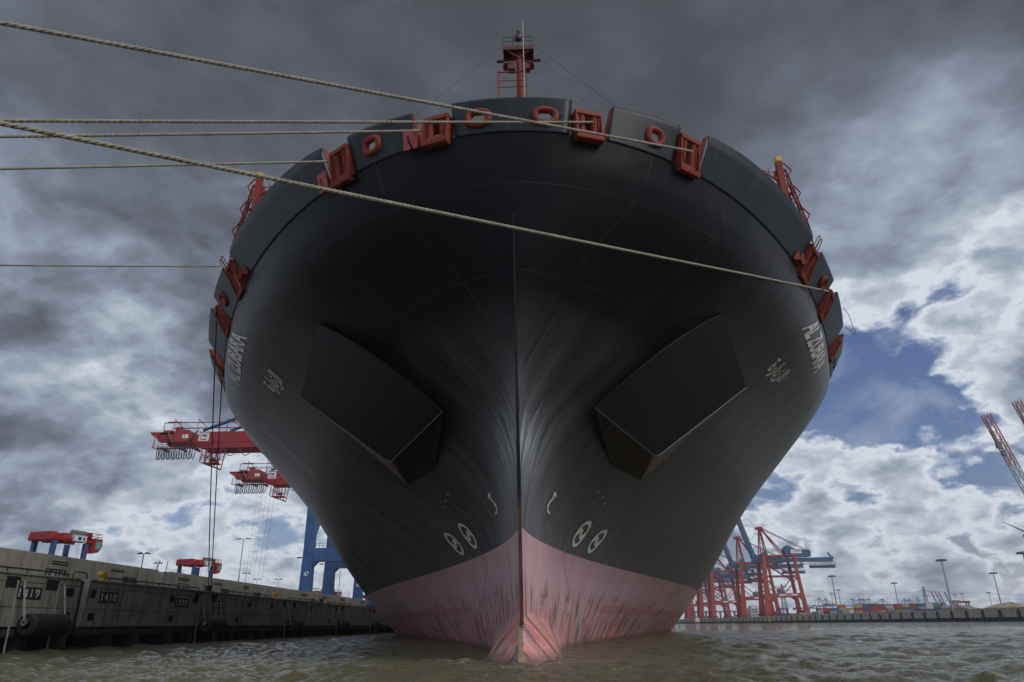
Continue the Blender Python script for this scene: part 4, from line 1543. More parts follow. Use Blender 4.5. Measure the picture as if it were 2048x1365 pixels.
# bollards
def bollard():
    T = thing('bollard', '', 'bollard', (-42.6, 72.5, 6.06), 0, 'yellow bollards on the quay')
    mb = MB()
    mb.tube((0, 0, 0), (0, 0, .06), .48, 16)
    mb.tube((0, 0, .06), (0, 0, .62), .33, 16, .24)
    mb.build('bollard_stem', YELLOW, T, world=False, smooth=True, auto=40)
    mb = MB()
    mb.prism([(-.62, .62), (.36, .52), (.42, .62), (.40, .92), (-.60, .96), (-.66, .9)], -.3, .3, 'x')
    mb.build('bollard_head', YELLOW, T, world=False, bevel=.05)
    return T


b0 = bollard()
b0['label'] = 'yellow mooring bollard beside the rail, nearest and leftmost on the quay'
copy_tree(b0, (-42.6, 122.4, 6.06), 0, 'yellow bollard on the quay edge below the hanging crane cables')
copy_tree(b0, (-42.6, 172.0, 6.06), 0, 'small far yellow bollard beneath the blue crane legs')
for yy, lab in ((94.6, 'dark iron bollard on the quay edge with the two falling ropes made fast'), (146.0, 'dark iron bollard on the quay edge between the two far yellow ones')):
    T = thing('bollard', lab, 'bollard', (-41.6, yy, 6.06), 0, 'dark bollards on the quay')
    for dy in (-.45, .45):
        mb = MB()
        mb.tube((0, dy, 0), (0, dy, .55), .26, 12)
        mb.tube((0, dy, .55), (0, dy, .72), .34, 12)
        mb.build('bollard_post', DSTEEL, T, world=False, smooth=True, auto=40)
    mb = MB()
    mb.box((0, 0, .05), (.9, 1.8, .1))
    mb.build('base_plate', DSTEEL, T, world=False)
for yy, lab in ((-9.0, 'steel bollard on the quay beside the viewer, taking the sloping bow ropes'), (4.2, 'steel bollard on the quay abreast of the viewer, taking the level bow ropes')):
    copy_tree(T, (-41.3, yy, 6.0), 0, lab)
mb = MB()
mb.span(QX - 5, QX, -30, 19.9, -1, 6.0)
tag(mb.build('quay_wall', CONC, None), 'plain concrete quay wall beside the viewer, outside the photo', 'quay wall')

# ---- lamps and rods on the quay
def lamp(x, y, z0, h, label, heads=1.1, r=.10):
    T = thing('street_lamp', label, 'street lamp', (x, y, z0), 0, 'lamp posts on the terminal')
    mb = MB()
    mb.tube((0, 0, 0), (0, 0, h * .45), r, 8)
    mb.tube((0, 0, h * .45), (0, 0, h), r * .6, 8)
    mb.build('lamp_post', STEEL, T, world=False)
    for sd in (-1, 1):
        mb = MB()
        mb.bar((0, 0, h - .02), (sd * heads * .35, 0, h + .06), .07)
        mb.prism([(sd * heads * .25, h), (sd * heads, h - .02), (sd * heads * .9, h + .12), (sd * heads * .35, h + .2)], -.16, .16, 'y')
        mb.build('lamp_head', DSTEEL, T, world=False)


lamp(-46, 85.6, 6.06, 3.95, 'pale lamp post standing against the first flood wall', .75, .11)
LX = -60
for (y, zt, lab, hd, r) in ((116.2, 11.5, 'short lamp post just behind the end of the first flood wall', .75, .07), (149.2, 18.9, 'tallest lamp post on the left, alone between the second straddle carrier and the blue crane', 1.7, .15),
                    (153.0, 12.3, 'small lamp post right of the tallest lamp post, nearer of the pair', .9, .08), (159.5, 11.5, 'small lamp post right of the tallest lamp post, farther of the pair', .9, .08),
                    (172.8, 12.2, 'small lamp post beneath the hanging crane cables', 1.0, .09), (227.4, 18.6, 'lamp post standing between the blue crane legs and the hull', 2.0, .17), (204.0, 11.6, 'small lamp post in front of the nearest blue crane leg', 1.0, .09)):
    lamp(LX, y, 6.06, zt - 6.06, lab, hd, r)
for (a, b, lab) in (((-48, 91.5, 6), (-50.6, 98.5, 10.4), 'thin leaning rod above the end of the first flood wall'), ((-47.5, 94.0, 6.0), (-47.5, 94.6, 9.9), 'thin upright rod at the gap between the first two walls'),
                    ((-47.4, 191, 6.0), (-47.4, 191, 9.6), 'thin upright rod at the gap before the last wall')):
    mb = MB()
    mb.tube(a, b, .05, 6)
    mb.tube(a, Vector(a) + Vector((0, 0, .2)), .12, 6)
    tag(mb.build('marker_rod', DSTEEL), lab, 'rod')

# ---- straddle carriers
def straddle(loc, rz, label, scale=None):
    T = thing('straddle_carrier', label, 'straddle carrier', loc, rz, 'straddle carriers')
    H = 7.2
    for sx in (-2.2, 2.2):
        for sy in (-3.9, 3.6):
            mb = MB()
            mb.span(sx - .35, sx + .35, sy - .42, sy + .42, 1.6, H) if abs(sy) > 3 else mb.span(sx - .28, sx + .28, sy - .32, sy + .32, 1.6, H)
            mb.build('leg', CBLUE, T, world=False, bevel=.03)
            mb = MB()
            mb.tube((sx - .35, sy, .75), (sx + .35, sy, .75), .75, 16)
            mb.build('wheel', RUBBER, T, world=False)
        mb = MB()
        mb.span(sx - .4, sx + .4, -5.2, 5.2, 1.2, 1.7)
        mb.build('bogie_beam', CRED, T, world=False)
        mb = MB()
        mb.span(sx - .34, sx + .34, -5.0, 5.0, H + .1, H + .62)
        mb.build('top_beam', CRED, T, world=False, bevel=.04)
    for sy, w_ in ((-4.4, .8), (-1.5, .75), (.35, .5)):
        mb = MB()
        mb.prism([(-2.6, H - .1), (2.6, H - .1), (2.75, H + .4), (2.5, H + 1.2), (-2.5, H + 1.2), (-2.75, H + .4)], sy - w_, sy + w_, 'y')
        mb.build('cross_housing', CRED, T, world=False, bevel=.18)
    mb = MB()
    mb.span(1.2, 2.75, -.2, 3.1, H + .1, H + 1.1)
    o = mb.build('engine_housing', simple('pale_housing', (.42, .42, .40), .6), T, world=False, bevel=.05)
    mb = MB()
    mb.span(2.755, 2.77, .1, 2.9, H + .25, H + .95)
    mb.build('sign_panel', WHITE, o, world=False)
    mb = MB()
    mb.span(2.775, 2.785, .9, 1.7, H + .35, H + .85)
    mb.span(2.775, 2.785, 2.1, 2.6, H + .4, H + .8)
    mb.build('sign_emblem', simple('emblem_blue', (.03, .05, .2)), o, world=False)
    mb = MB()
    mb.tube((2.0, -.2, H + 1.35), (2.0, 3.1, H + 1.35), .42, 10)
    for yy in np.arange(-.1, 3.1, .35):
        mb.tube((2.0, yy, H + 1.35), (2.0, yy + .12, H + 1.35), .47, 10)
    mb.build('radiator', GREY, T, world=False)
    cab = MB()
    cab.prism([(4.9, H - 1.3), (6.6, H - 1.1), (7.3, H - .2), (7.2, H + .9), (4.9, H + .9)], .7, 2.7, 'x')
    c = cab.build('cab', CRED, T, world=False, bevel=.06)
    mb = MB()
    mb.add([(2.71, 5.6, H - .7), (2.71, 6.9, H - .5), (2.71, 6.95, H + .5), (2.71, 5.6, H + .5)], [(0, 1, 2, 3)])
    mb.add([(.8, 7.32, H - .1), (2.6, 7.32, H - .1), (2.6, 7.22, H + .6), (.8, 7.22, H + .6)], [(0, 1, 2, 3)])
    mb.add([(.8, 5.4, H - 1.33), (2.6, 5.4, H - 1.33), (2.6, 6.5, H - 1.16), (.8, 6.5, H - 1.16)], [(0, 1, 2, 3)])
    mb.build('window', GLASS, c, world=False)
    mb = MB()
    mb.span(1.0, 2.2, 3.4, 4.8, H + .85, H + 1.7)
    for zz in (H + 1.6, H + 1.15):
        mb.path([(2.6, 3.3, zz), (2.6, 7.0, zz), (.8, 7.0, zz)], .04, 4)
    for yy in (3.3, 4.5, 5.7, 7.0):
        mb.tube((2.6, yy, H + .8), (2.6, yy, H + 1.6), .04, 4)
    mb.build('machinery_deck', CRED, T, world=False)
    mb = MB()
    for yy in (-3.6, -3.2, -.6, .3, 2.4, 2.9):
        mb.tube((1.4, yy, H), (1.2, yy + .4, 3.4), .035, 4)
    for sd in (-.25, .25):
        mb.tube((2.5, 3.6 + sd, H), (2.9, 2.6 + sd, 2), .05, 4)
    for t in np.linspace(0, 1, 14):
        mb.tube((2.5 + .4 * t, 3.35 - t, H - (H - 2) * t), (2.5 + .4 * t, 3.85 - t, H - (H - 2) * t), .03, 4)
    mb.build('hoist_ropes_and_ladder', RED, T, world=False)
    mb = MB()
    mb.span(-1.3, 1.3, -3.2, 3.2, 3.0, 3.4)
    mb.build('spreader', YELLOW, T, world=False)
    return T


s0 = straddle((-61.5, 93.4, 6.06), R(-12), 'red and blue straddle carrier with glass cab, large behind the first flood wall', None)
s0.scale = (.68, .68, .88)
c = copy_tree(s0, (-62.0, 134.0, 6.06), R(-12), 'red and blue straddle carrier above the second flood wall, behind the falling ropes')
c.scale = (.68, .68, .88)
c = copy_tree(s0, (-76.0, 262, 6.06), R(-60), 'distant straddle carrier seen between the blue crane legs and the hull')
c.scale = (1, 1, .9)
c = copy_tree(s0, (-67.0, 292, 6.06), R(-4), 'distant straddle carrier half hidden by the hull, beside the rear blue crane leg')
c.scale = (1, 1, .85)
for i, (y, col, lab) in enumerate(((236, CBLUE, 'blue container top showing above the third flood wall'),)):
    mb = MB()
    mb.box((-70, y, 9.6), (2.44, 12.2, 2.6))
    for q in np.arange(-5.9, 6, .3):
        mb.box((-68.76, y + q, 9.6), (.06, .15, 2.4))
    tag(mb.build('shipping_container', col), lab, 'container')
mb = MB()
mb.span(-71.5, -68.5, 229.8, 242.2, 6.06, 8.28)
tag(mb.build('shipping_container', CRED), 'red container under the blue one, hidden by the third flood wall', 'container')

# ---- ship-to-shore cranes on the near quay: legs inland at x=-65, girder at y=0 (local), back end to x=-58 (local)
FEST = simple('festoon_black', (.03, .03, .032), .6)


def quay_crane(loc, label, number):
    T = thing('container_crane', label, 'container crane', loc, 0, 'blue and red cranes on the near quay')
    for sy in (-11.5, 11.5):
        for sx in (0, 24):
            mb = MB()
            mb.prism([(sx - 1.9, 1.5), (sx + 1.7, 1.5), (sx + 1.35, 16), (sx + 1.35, 51), (sx - 1.35, 51), (sx - 1.45, 16)], sy - 1.3, sy + 1.3, 'y')
            o = mb.build('leg', CBLUE, T, world=False, bevel=.08)
            if sy < 0 and sx == 0:
                bm = norm_text(text_shape(number, 1, .01))
                bmesh.ops.triangulate(bm, faces=bm.faces)
                bm_obj(bm, lambda u, v: Vector((-.7 + u * 1.5, sy - 1.32, 9.2 + v * 1.3)), 'crane_number', WHITE, o, off=Vector((0, 0, 0)))
            mb = MB()
            mb.bar((sx - 1.4, sy, 14.6), (sx - 2.5, sy, 14.5), .12)
            mb.span(sx - 3.4, sx - 2.2, sy - .5, sy + .5, 14.3, 14.6)
            mb.build('floodlight', DSTEEL, o, world=False)
        mb = MB()
        mb.prism([(1.35, 13.2), (2.6, 13.2), (24 - 1.35, 13.2), (24 - 1.35, 17.0), (1.35, 17.0)], sy - 1.1, sy + 1.1, 'y')
        mb.prism([(1.35, 11.6), (3.0, 13.2), (1.35, 13.2)], sy - .9, sy + .9, 'y')
        o = mb.build('portal_beam', CBLUE, T, world=False, bevel=.06)
        mb = MB()
        for xx in np.arange(2, 23, 1.1):
            mb.tube((xx, sy - 1, 17.0), (xx, sy - 1, 18.3), .05, 4)
        for zz in (17.6, 18.3):
            mb.tube((2, sy - 1, zz), (23, sy - 1, zz), .05, 4)
        mb.build('railing', DSTEEL, o, world=False)
        mb = MB()
        mb.span(-2.5, 26.5, sy - .9, sy + .9, .6, 1.6)
        mb.build('bogie', CBLUE, T, world=False)
    for sx in (0, 24):
        mb = MB()
        mb.span(sx - 1, sx + 1, -10.2, 10.2, 44.5, 47)
        mb.build('tie_beam', CBLUE, T, world=False)
        mb = MB()
        mb.bar((sx, -10.3, 18), (sx, 10.3, 44), .9)
        mb.build('leg_brace', CBLUE, T, world=False)
    # girder: deep red box with a lower flange girder; tapered nose end with walkways
    for sy in (-3.2, 3.2):
        mb = MB()
        mb.prism([(-55.6, 51.6), (-54.5, 50.7), (-36, 50.7), (-31, 46.6), (62, 46.6), (62, 50.04), (-37, 50.8), (-37.4, 53.6), (-54.5, 53.4)], sy - .8, sy + .8, 'y')
        mb.prism([(-37.2, 50.05), (62, 50.05), (62, 54.2), (-32, 54.2)], sy - .9, sy + .9, 'y')
        mb.build('girder', CRED, T, world=False, bevel=.05)
    mb = MB()
    for x in (-54, -44, -36, -20, 0, 20, 40, 60):
        mb.span(x - .4, x + .4, -2.4, 2.4, 47, 48.4)
    mb.build('girder_tie', CRED, T, world=False)
    nose = MB()
    nose.prism([(-59.0, 54.0), (-57.8, 53.0), (-54.5, 51.8), (-54.5, 54.2)], -4, 4, 'y')
    nose.span(-59, -53, -4.1, 4.1, 54.2, 54.35)
    nose.build('end_platform', CRED, T, world=False)
    for a_, b_ in (((-50.6, -4.4, 54.2), (-47.0, -4.4, 50.2)), ((-37.6, -4.4, 50.4), (-33.0, -4.4, 54.6))):
        st = MB()
        st.bar(a_, b_, .9, .15)
        st.build('stairway', GREY, T, world=False)
    mh = MB()
    mh.span(-47, -38, -4.3, 3.6, 50.4, 54.4)
    mh.prism([(-47, 54.4), (-46.2, 55.2), (-39, 55.2), (-38, 54.4)], -4.2, 3.6, 'y')
    o = mh.build('machinery_house', simple('machinery_red', (.30, .04, .035), .6), T, world=False, bevel=.05)
    mb = MB()
    for x in (-41.4, -40.0, -38.9):
        mb.span(x - .5, x + .5, -4.33, -4.31, 51.8, 53.2)
    mb.build('pale_louvre', WHITE, o, world=False)
    # top works: rail on posts, cable guides
    tw = MB()
    tw.bar((-53.5, -3.4, 58.2), (62, -3.4, 57.8), .28)
    tw.bar((-53.5, 3.4, 58.2), (62, 3.4, 57.8), .28)
    tw.bar((-50, -3.4, 55.8), (62, -3.4, 55.6), .16)
    for x in (-53.5, -48.5, -34.5, -20.5, -8, 5, 20, 40):
        tw.bar((x, -3.4, 54), (x, -3.4, 59.4 if x > -50 else 58.2), .2)
        if x > -50:
            tw.bar((x, -3.4, 59.4), (x + 6.5, -3.4, 55.5), .26)
            tw.bar((x, -3.4, 56.5), (x + 2.4, -3.4, 54.3), .18)
    tw.bar((-52, -3.4, 58.4), (-44.5, -3.4, 58.3), .5)
    tw.span(-53.5, -49, -3.6, 3.6, 54.4, 55.2)
    tw.span(-47, -44, -3.7, -2, 55.4, 56.4)
    tw.build('top_rail_frame', CRED, T, world=False)
    for (a, b) in (((-31, -3.2, 55.0), (-2, -3.2, 64.6)), ((-19, -3.2, 54.6), (2, -3.2, 62.5)), ((24, -3.2, 75), (60, -3.2, 56)), ((24, -3.2, 75), (0, -3.2, 56))):
        mb = MB()
        mb.tube(a, b, .62, 8)
        mb.build('stay', CBLUE, T, world=False)
    for sy in (-3.2, 3.2):
        mb = MB()
        mb.bar((24, sy, 48), (24, sy, 76), 1.4)
        mb.build('pylon_leg', CBLUE, T, world=False)
    # sign panel with lettering
    mb = MB()
    mb.span(-32.4, -26.6, -4.14, -4.11, 50.6, 53.8)
    sp_ = mb.build('sign_panel', WHITE, T, world=False)
    bm = norm_text(text_shape("ZPMC", 1, .01, .25))
    bmesh.ops.triangulate(bm, faces=bm.faces)
    bm_obj(bm, lambda u, v: Vector((-32.0 + u * 5.0, -4.17, 52.0 + v * 1.4)), 'sign_lettering', simple('sign_blue', (.05, .06, .15)), sp_, off=Vector((0, 0, 0)))
    mb = MB()
    mb.span(-31.2, -27.6, -4.16, -4.14, 51.05, 51.5)
    mb.build('sign_small_line', CRED, sp_, world=False)
    # lower walkway frame with festoon cable loops
    lw = MB()
    lw.bar((-57.0, -4.2, 47.6), (-54.5, -4.2, 46.6), .5)
    lw.bar((-54.5, -4.2, 46.5), (-26, -4.2, 46.9), .7)
    for zz in (48.0, 49.2):
        lw.bar((-56.5, -4.3, zz), (-26, -4.3, zz), .12)
    lw.bar((-56.8, -4.2, 47.6), (-56.0, -4.2, 53.0), .18)
    for x in np.arange(-56, -26, 1.9):
        lw.bar((x, -4.3, 46.8), (x, -4.3, 50.9), .11)
    lw.build('lower_walkway', CRED, T, world=False)
    lp = MB()
    x = -54.0
    k = 0
    while x < -41.8:
        w_, d_ = (.62, 5.0) if x < -36 else (1.1, 4.8)
        lp.path([(x - w_ * math.cos(t) * .9, -4.6 - .4 * (k % 2), 50.0 - (d_ - .7) * math.sin(t)) for t in np.linspace(0, math.pi, 9)], .15, 4)
        x += .82
        k += 1
    lp.build('festoon_cable', FEST, T, world=False)
    lp = MB()
    for xx in (-30.5, -25.5, -19, -12, -5):
        lp.path([(xx + 2.6 * u_, -4.8, 49.6 - 3.0 * (1 - u_ * u_)) for u_ in np.linspace(-1, 1, 11)], .13, 4)
    lp.build('festoon_cable', FEST, T, world=False)
    # hanging maintenance basket
    bk = MB()
    x0, x1 = -29.6, -20.6
    for sy in (-4.4, -1.4):
        for a, b in (((x0 + .6, 46.6), (x0, 37.6)), ((x1 - .1, 46.6), (x1 - 1.0, 33.6)), ((x0, 37.6), (x1 - 1.0, 33.6)), ((x0 + .3, 42), (x1 - .4, 39.5)), ((x0 + 3.2, 46.6), (x0 + 3.0, 36)), ((x0 + 5.6, 46.6), (x0 + 5.2, 35))):
            bk.bar((a[0], sy, a[1]), (b[0], sy, b[1]), .28)
        for a, b in (((x0 + .4, 44.5), (x0 + 2.9, 39)), ((x0 + 2.9, 44.5), (x0 + .2, 39.5)), ((x0 + 3.2, 44), (x0 + 5.4, 38.5)), ((x0 + 5.4, 44), (x0 + 3, 38)), ((x1 - .3, 43), (x0 + 5.3, 38)), ((x0, 38), (x0 + 2.8, 41))):
            bk.bar((a[0], sy, a[1]), (b[0], sy, b[1]), .16)
    bk.span(x0 + 1.6, x1 - 1.2, -4.4, -1.4, 36.5, 37.2)
    bk.bar((x0, -2.9, 37.6), (x1 - 1.0, -2.9, 33.6), 3.2, .4)
    bk.span(x0 + 4.4, x0 + 6.4, -4, -2, 38.4, 39.6)
    bk.build('maintenance_basket', CRED, T, world=False)
    hc = MB()
    if number == '46':
        for i, xx in enumerate((-37.3, -35.8, -35.0, -33.2, -30.6, -28.4)):
            hc.tube((xx, -5 + i, 46), (xx + (-2.2 if i < 3 else -3.4), -5 + i, 2), .07, 4)
        hc.build('hoist_cable', DSTEEL, T, world=False)
    names = ('girder', 'end_platform', 'stairway', 'machinery_house', 'pale_louvre', 'top_rail_frame', 'sign_', 'lower_walkway', 'maintenance', 'hoist_cable', 'stay')
    for o in T.children_recursive:
        if o.type == 'MESH' and o.name.startswith(names):
            for v in o.data.vertices:
                v.co.x = float(np.interp(v.co.x, [-59, -50.6, -47, -38, -33, -26.6, -20, 0, 62], [-58, -52, -50, -45, -42.2, -38.5, -33, -15, 62]))
                v.co.z = float(np.interp(v.co.z, [2, 33.6, 46.6, 50, 54.2, 58, 59.4, 80], [2, 42.9, 49.4, 51.2, 54.8, 58, 59.2, 80]))
    return T


quay_crane((-65, 222, 6.06), 'nearer red girder crane with blue legs marked 47, left of the hull', '47')
quay_crane((-65, 285, 6.06), 'farther red girder crane with hanging cables and blue legs marked 46', '46')

# ------------------------------------------------------------------ far quay on the right
RQ = thing('far_quay_wall', 'long low concrete quay wall across the water on the right', 'quay wall', (232, 250, 0))
mb = MB()
mb.prism([(1.0 + 229, -1.0), (233.49, -1.0), (233.49, 6.4), (230.0, 6.4), (230.0, 2.0), (231, 2.0)], 150, 1300, 'y')
mb.build('wall_face', CONC, RQ)
mb = MB()
y = 160.0
while y < 1250:
    mb.span(229.6, 230.0, y, y + 2.2, 1.6, 4.6)
    mb.span(229.5, 230.0, y + .4, y + 1.6, 4.6, 5.6)
    y += 14.5
mb.build('fender_strip', RUBBER, RQ)
mb = MB()
y = 151.0
while y < 1250:
    mb.span(229.85, 230.9, y, y + 1.0, -1, 2.0)
    y += 2.6
mb.build('sheet_pile', RUBBER, RQ)
mb = MB()
mb.span(229.3, 229.95, 741, 748, 1.2, 5.8)
mb.build('yellow_ladder_panel', YELLOW, RQ)


def far_crane(loc, label):
    T = thing('container_crane', label, 'container crane', loc, 0, 'red and blue cranes with raised booms on the far quay')
    for sy in (-10, 10):
        # waterside leg raking slightly, landside leg raking outward
        for (b0_, t0, wb, wt, nm) in ((0.0, 3.2, 2.9, 2.1, 'leg'), (38.0, 33.2, 2.2, 1.5, 'leg')):
            mb = MB()
            top = 58
            m_ = lambda zz: b0_ + (t0 - b0_) * zz / top
            mb.prism([(m_(2) - wb, 2), (m_(2) + wb, 2), (m_(17) + wb * .8, 17), (m_(22) + wt, 22), (m_(58) + wt * .8, 58), (m_(58) - wt * .8, 58), (m_(22) - wt, 22), (m_(17) - wb * .8, 17)], sy - 1.3, sy + 1.3, 'y')
            mb.build(nm, CORANGE if sy < 0 else CRED, T, world=False)
        mb = MB()
        mb.prism([(3, 17.6), (35, 17.6), (35, 21.0), (3, 21.0)], sy - 1.2, sy + 1.2, 'y')
        mb.prism([(31.5, 17.6), (36.6, 13), (36.6, 17.6)], sy - 1.1, sy + 1.1, 'y')
        o = mb.build('portal_beam', CORANGE if sy < 0 else CRED, T, world=False)
        if sy < 0:
            mb = MB()
            mb.span(13, 31, sy - 1.26, sy - 1.22, 18.7, 20.2)
            mb.build('beam_sign', WHITE, o, world=False)
            mb = MB()
            mb.span(19, 25.5, sy - 1.29, sy - 1.27, 19.0, 19.9)
            mb.build('beam_sign_mark', CRED, o, world=False)
        mb = MB()
        mb.bar((3, sy, 37.6), (35, sy, 37.6), .9, 1.0)
        mb.bar((3.5, sy, 55), (35, sy, 34), 1.25)
        mb.bar((2.5, sy, 34), (17, sy, 21), .8)
        mb.bar((33, sy, 34.5), (19, sy, 21), .8)
        mb.bar((3.2, sy, 57.0), (34, sy, 57.6), 1.3)
        mb.build('brace', CRED, T, world=False)
        for bx in (0, 38):
            mb = MB()
            mb.span(bx - 4, bx + 4.3, sy - 1.4, sy + 1.4, .8, 2.6)
            for x in (-3, -1, 1, 3):
                mb.tube((bx + x, sy - 1.2, .7), (bx + x, sy + 1.2, .7), .7, 8)
            mb.build('bogie', CRED, T, world=False)
    for x in (0, 38):
        mb = MB()
        mb.span(x - .9, x + .9, -8.7, 8.7, 2.6, 5.4)
        mb.build('sill_beam', CRED, T, world=False)
    mb = MB()
    mb.bar((19, -10, 21.5), (19, 10, 21.5), 1.0)
    mb.tube((16.5, -8, 22.8), (16.5, -5, 22.8), 3.6, 20)
    mb.build('cable_reel', GREY, T, world=False)
    # girder
    mb = MB()
    for sy in (-3, 3):
        mb.span(0, 75, sy - .8, sy + .8, 51.6, 55.4)
    for x in np.arange(2, 75, 8):
        mb.span(x, x + .8, -2.2, 2.2, 52.4, 54)
    mb.build('girder', CBLUE2, T, world=False)
    mb = MB()
    for x in np.arange(12, 72, 2.1):
        mb.path([(x + .9 * u_, -4.2, 50.9 - 3.4 * (1 - u_ * u_)) for u_ in (-1, -.5, 0, .5, 1)], .16, 4)
    mb.build('festoon_cable', GREY, T, world=False)
    mb = MB()
    mb.span(12, 77, -4.6, -3.9, 51.0, 51.35)
    for x in np.arange(50, 77, 1.6):
        mb.bar((x, -4.4, 45.0), (x, -4.4, 51), .25)
    mb.span(50, 77, -4.8, -2.6, 44.9, 45.3)
    mb.span(50, 77, -4.8, -2.6, 47.7, 48.1)
    mb.span(50, 76, -3.4, -3.0, 45.3, 47.4)
    mb.bar((73, -3, 55), (70.5, -3, 60.5), .8)
    mb.bar((76.5, -3, 54), (70.5, -3, 60.5), .8)
    mb.build('end_walkway', CBLUE2, T, world=False)
    mb = MB()
    mb.span(32, 53, -5, 5, 56.4, 61.5)
    mb.prism([(26, 63), (29, 57.5), (52, 57.5), (53, 63), (37, 64), (32, 67.5), (29.8, 67.5)], -4.6, 4.6, 'y')
    o = mb.build('machinery_house', CBLUE2, T, world=False)
    mb = MB()
    mb.span(33, 44, -5.06, -5.02, 59.5, 63.2)
    mb.build('sign_panel', WHITE, o, world=False)
    mb = MB()
    mb.span(36, 43, -5.1, -5.08, 61.4, 62.3)
    mb.build('sign_mark', GREY, o, world=False)
    # A-frame tower
    mb = MB()
    ax, az = 5.5, 84.5
    for sy in (-4, 4):
        mb.bar((2.2, sy, 57), (ax - .6, sy * .25, az), .9)
        mb.bar((9.6, sy, 55), (ax + .6, sy * .25, az), 1.0)
    for t in np.linspace(.1, .9, 7):
        zz = 56 + (az - 56) * t
        x0, x1 = 2.2 + (ax - 2.2) * t, 9.6 + (ax - 9.6) * t
        mb.bar((x0, -3 * (1 - t), zz), (x1, -3 * (1 - t), zz), .35)
        mb.bar((x0, -3 * (1 - t), zz), (x1, -3 * (1 - t), zz + 3.3), .3)
    mb.prism([(ax - 4.2, az), (ax + 3.4, az - 1), (ax + 3.6, az + 1.2), (ax + 2.4, az + 2.6), (ax - 2, az + 2.6), (ax - 4, az + 1.4)], -2.4, 2.4, 'y')
    for x in np.arange(ax - 3.8, ax + 4.4, 1.6):
        mb.tube((x, -2.6, az + 2.4), (x, -2.6, az + 4.2), .12, 4)
    mb.tube((ax - 3.8, -2.6, az + 4.2), (ax + 3.8, -2.6, az + 4.2), .14, 4)
    mb.build('mast_frame', CRED, T, world=False)
    mb = MB()
    for sy in (-3, 3):
        mb.bar((ax + 2, sy * .5, az), (29, sy, 56), .85)
        mb.bar((ax + 2, sy * .5, az + 1), (51.0, sy, 63.0), .55)
        mb.bar((ax + 2, sy * .5, az + .6), (26.0, sy, 56), .45)
    mb.build('back_stay', CRED, T, world=False)
    # raised boom
    mb = MB()
    for sy in (-3, 3):
        mb.bar((-3.6, sy, 54), (-22.5, sy, 122), 3.6, 1.7, up=(0, 1, 0))
    for t in np.linspace(.05, .95, 9):
        mb.bar((-3.6 - 18.9 * t, -3, 54 + 68 * t), (-3.6 - 18.9 * t, 3, 54 + 68 * t), .9)
    mb.prism([(-6.5, 52), (.5, 51.6), (3, 56), (-4, 60)], -3.9, 3.9, 'y')
    mb.build('boom', CBLUE2, T, world=False)
    mb = MB()
    for a in (70, 90, 108):
        mb.tube((ax - 3, -2, az + 1), (-3.6 - 18.9 * (a - 54) / 68 + 1, -3, a), .12, 4)
    mb.build('boom_rope', DSTEEL, T, world=False)
    mb = MB()
    mb.prism([(2.6, 57.5), (7, 57.5), (7, 61), (2.6, 61)], -10.9, -8.2, 'y')
    mb.build('blue_winch_box', CBLUE2, T, world=False)
    mb = MB()
    mb.box((18, 0, 49), (3, 3, 2.4))
    mb.box((18, 0, 45.5), (5.5, 2.4, 1.2))
    mb.tube((17, 0, 46), (17, 0, 51), .1, 4)
    mb.tube((19, 0, 46), (19, 0, 51), .1, 4)
    mb.build('trolley', DSTEEL, T, world=False)
    return T


fc = far_crane((227.9 + 3.0, 762, 6.4), 'nearest of the far red cranes, tallest, with its blue boom raised beside the hull')
for x, y, lab in ((230.9, 848, 'second of the far red cranes, just left of the nearest one'), (230.9, 990, 'third of the far red cranes, counting from the right'), (230.9, 1060, 'fourth of the far red cranes, counting from the right'),
                  (230.9, 1150, 'fifth of the far red cranes, counting from the right'), (230.9, 1290, 'sixth far red crane, showing only between hull and the fifth')):
    copy_tree(fc, (x, y, 6.4), 0, lab)

# lamp masts
def mast_lamp(x, y, label, h=31.6, w=3.0):
    T = thing('lamp_mast', label, 'lamp mast', (x, y, 6.06), 0, 'tall lamp masts on the far terminal')
    mb = MB()
    mb.tube((0, 0, 0), (0, 0, h), .62, 10, .36)
    mb.build('mast_pole', STEEL, T, world=False, smooth=True, auto=50)
    mb = MB()
    mb.tube((0, 0, h - .6), (0, 0, h - .3), w, 14)
    mb.tube((0, 0, h + .35), (0, 0, h + .6), w * .9, 14)
    for k in range(10):
        t = k * .628
        mb.box((w * .95 * math.cos(t), w * .95 * math.sin(t), h - .1), (.9, .9, .9), Matrix.Rotation(t, 3, 'Z'))
    mb.build('lamp_ring', GREY, T, world=False)


for (x, y, lab) in ((261.2, 656.7, 'tall lamp mast just right of the nearest far crane'), (389.2, 966, 'medium lamp mast, second to the right of the far cranes'), (435.6, 1109, 'short lamp mast between the two taller ones right of the cranes'),
                    (383.4, 802, 'lone lamp mast above the middle of the container rows'), (270.3, 494, 'tallest lamp mast, standing at the edge of the far quay'), (396.4, 649, 'lamp mast rising out of the sand heaps on the right'),
                    (674, 1197, 'small lamp mast just right of the tallest one'), (684.7, 1145, 'small lamp mast above the red straddle carriers'), (697.6, 1385, 'tiny lamp mast left of the lattice pylon'), (293, 446, 'lamp mast cut by the right edge of the photo'),
                    (667, 1205, 'small lamp mast just right of the raised distant booms')):
    mast_lamp(x, y, lab)

# containers: stacks in a row, long side to the water
CC = {'red': (.34, .05, .04), 'brown': (.20, .07, .045), 'tan': (.42, .33, .17), 'blue': (.05, .10, .22), 'grey': (.27, .29, .31), 'orange': (.46, .16, .06), 'white': (.55, .56, .56), 'dark blue': (.03, .05, .11), 'green': (.10, .20, .14)}
CM = {k: simple('container_' + k.replace(' ', '_'), v, .6, dirt=(.12, .09, .07), dirtamt=.35, scale=.4) for k, v in CC.items()}
PROTO = {}


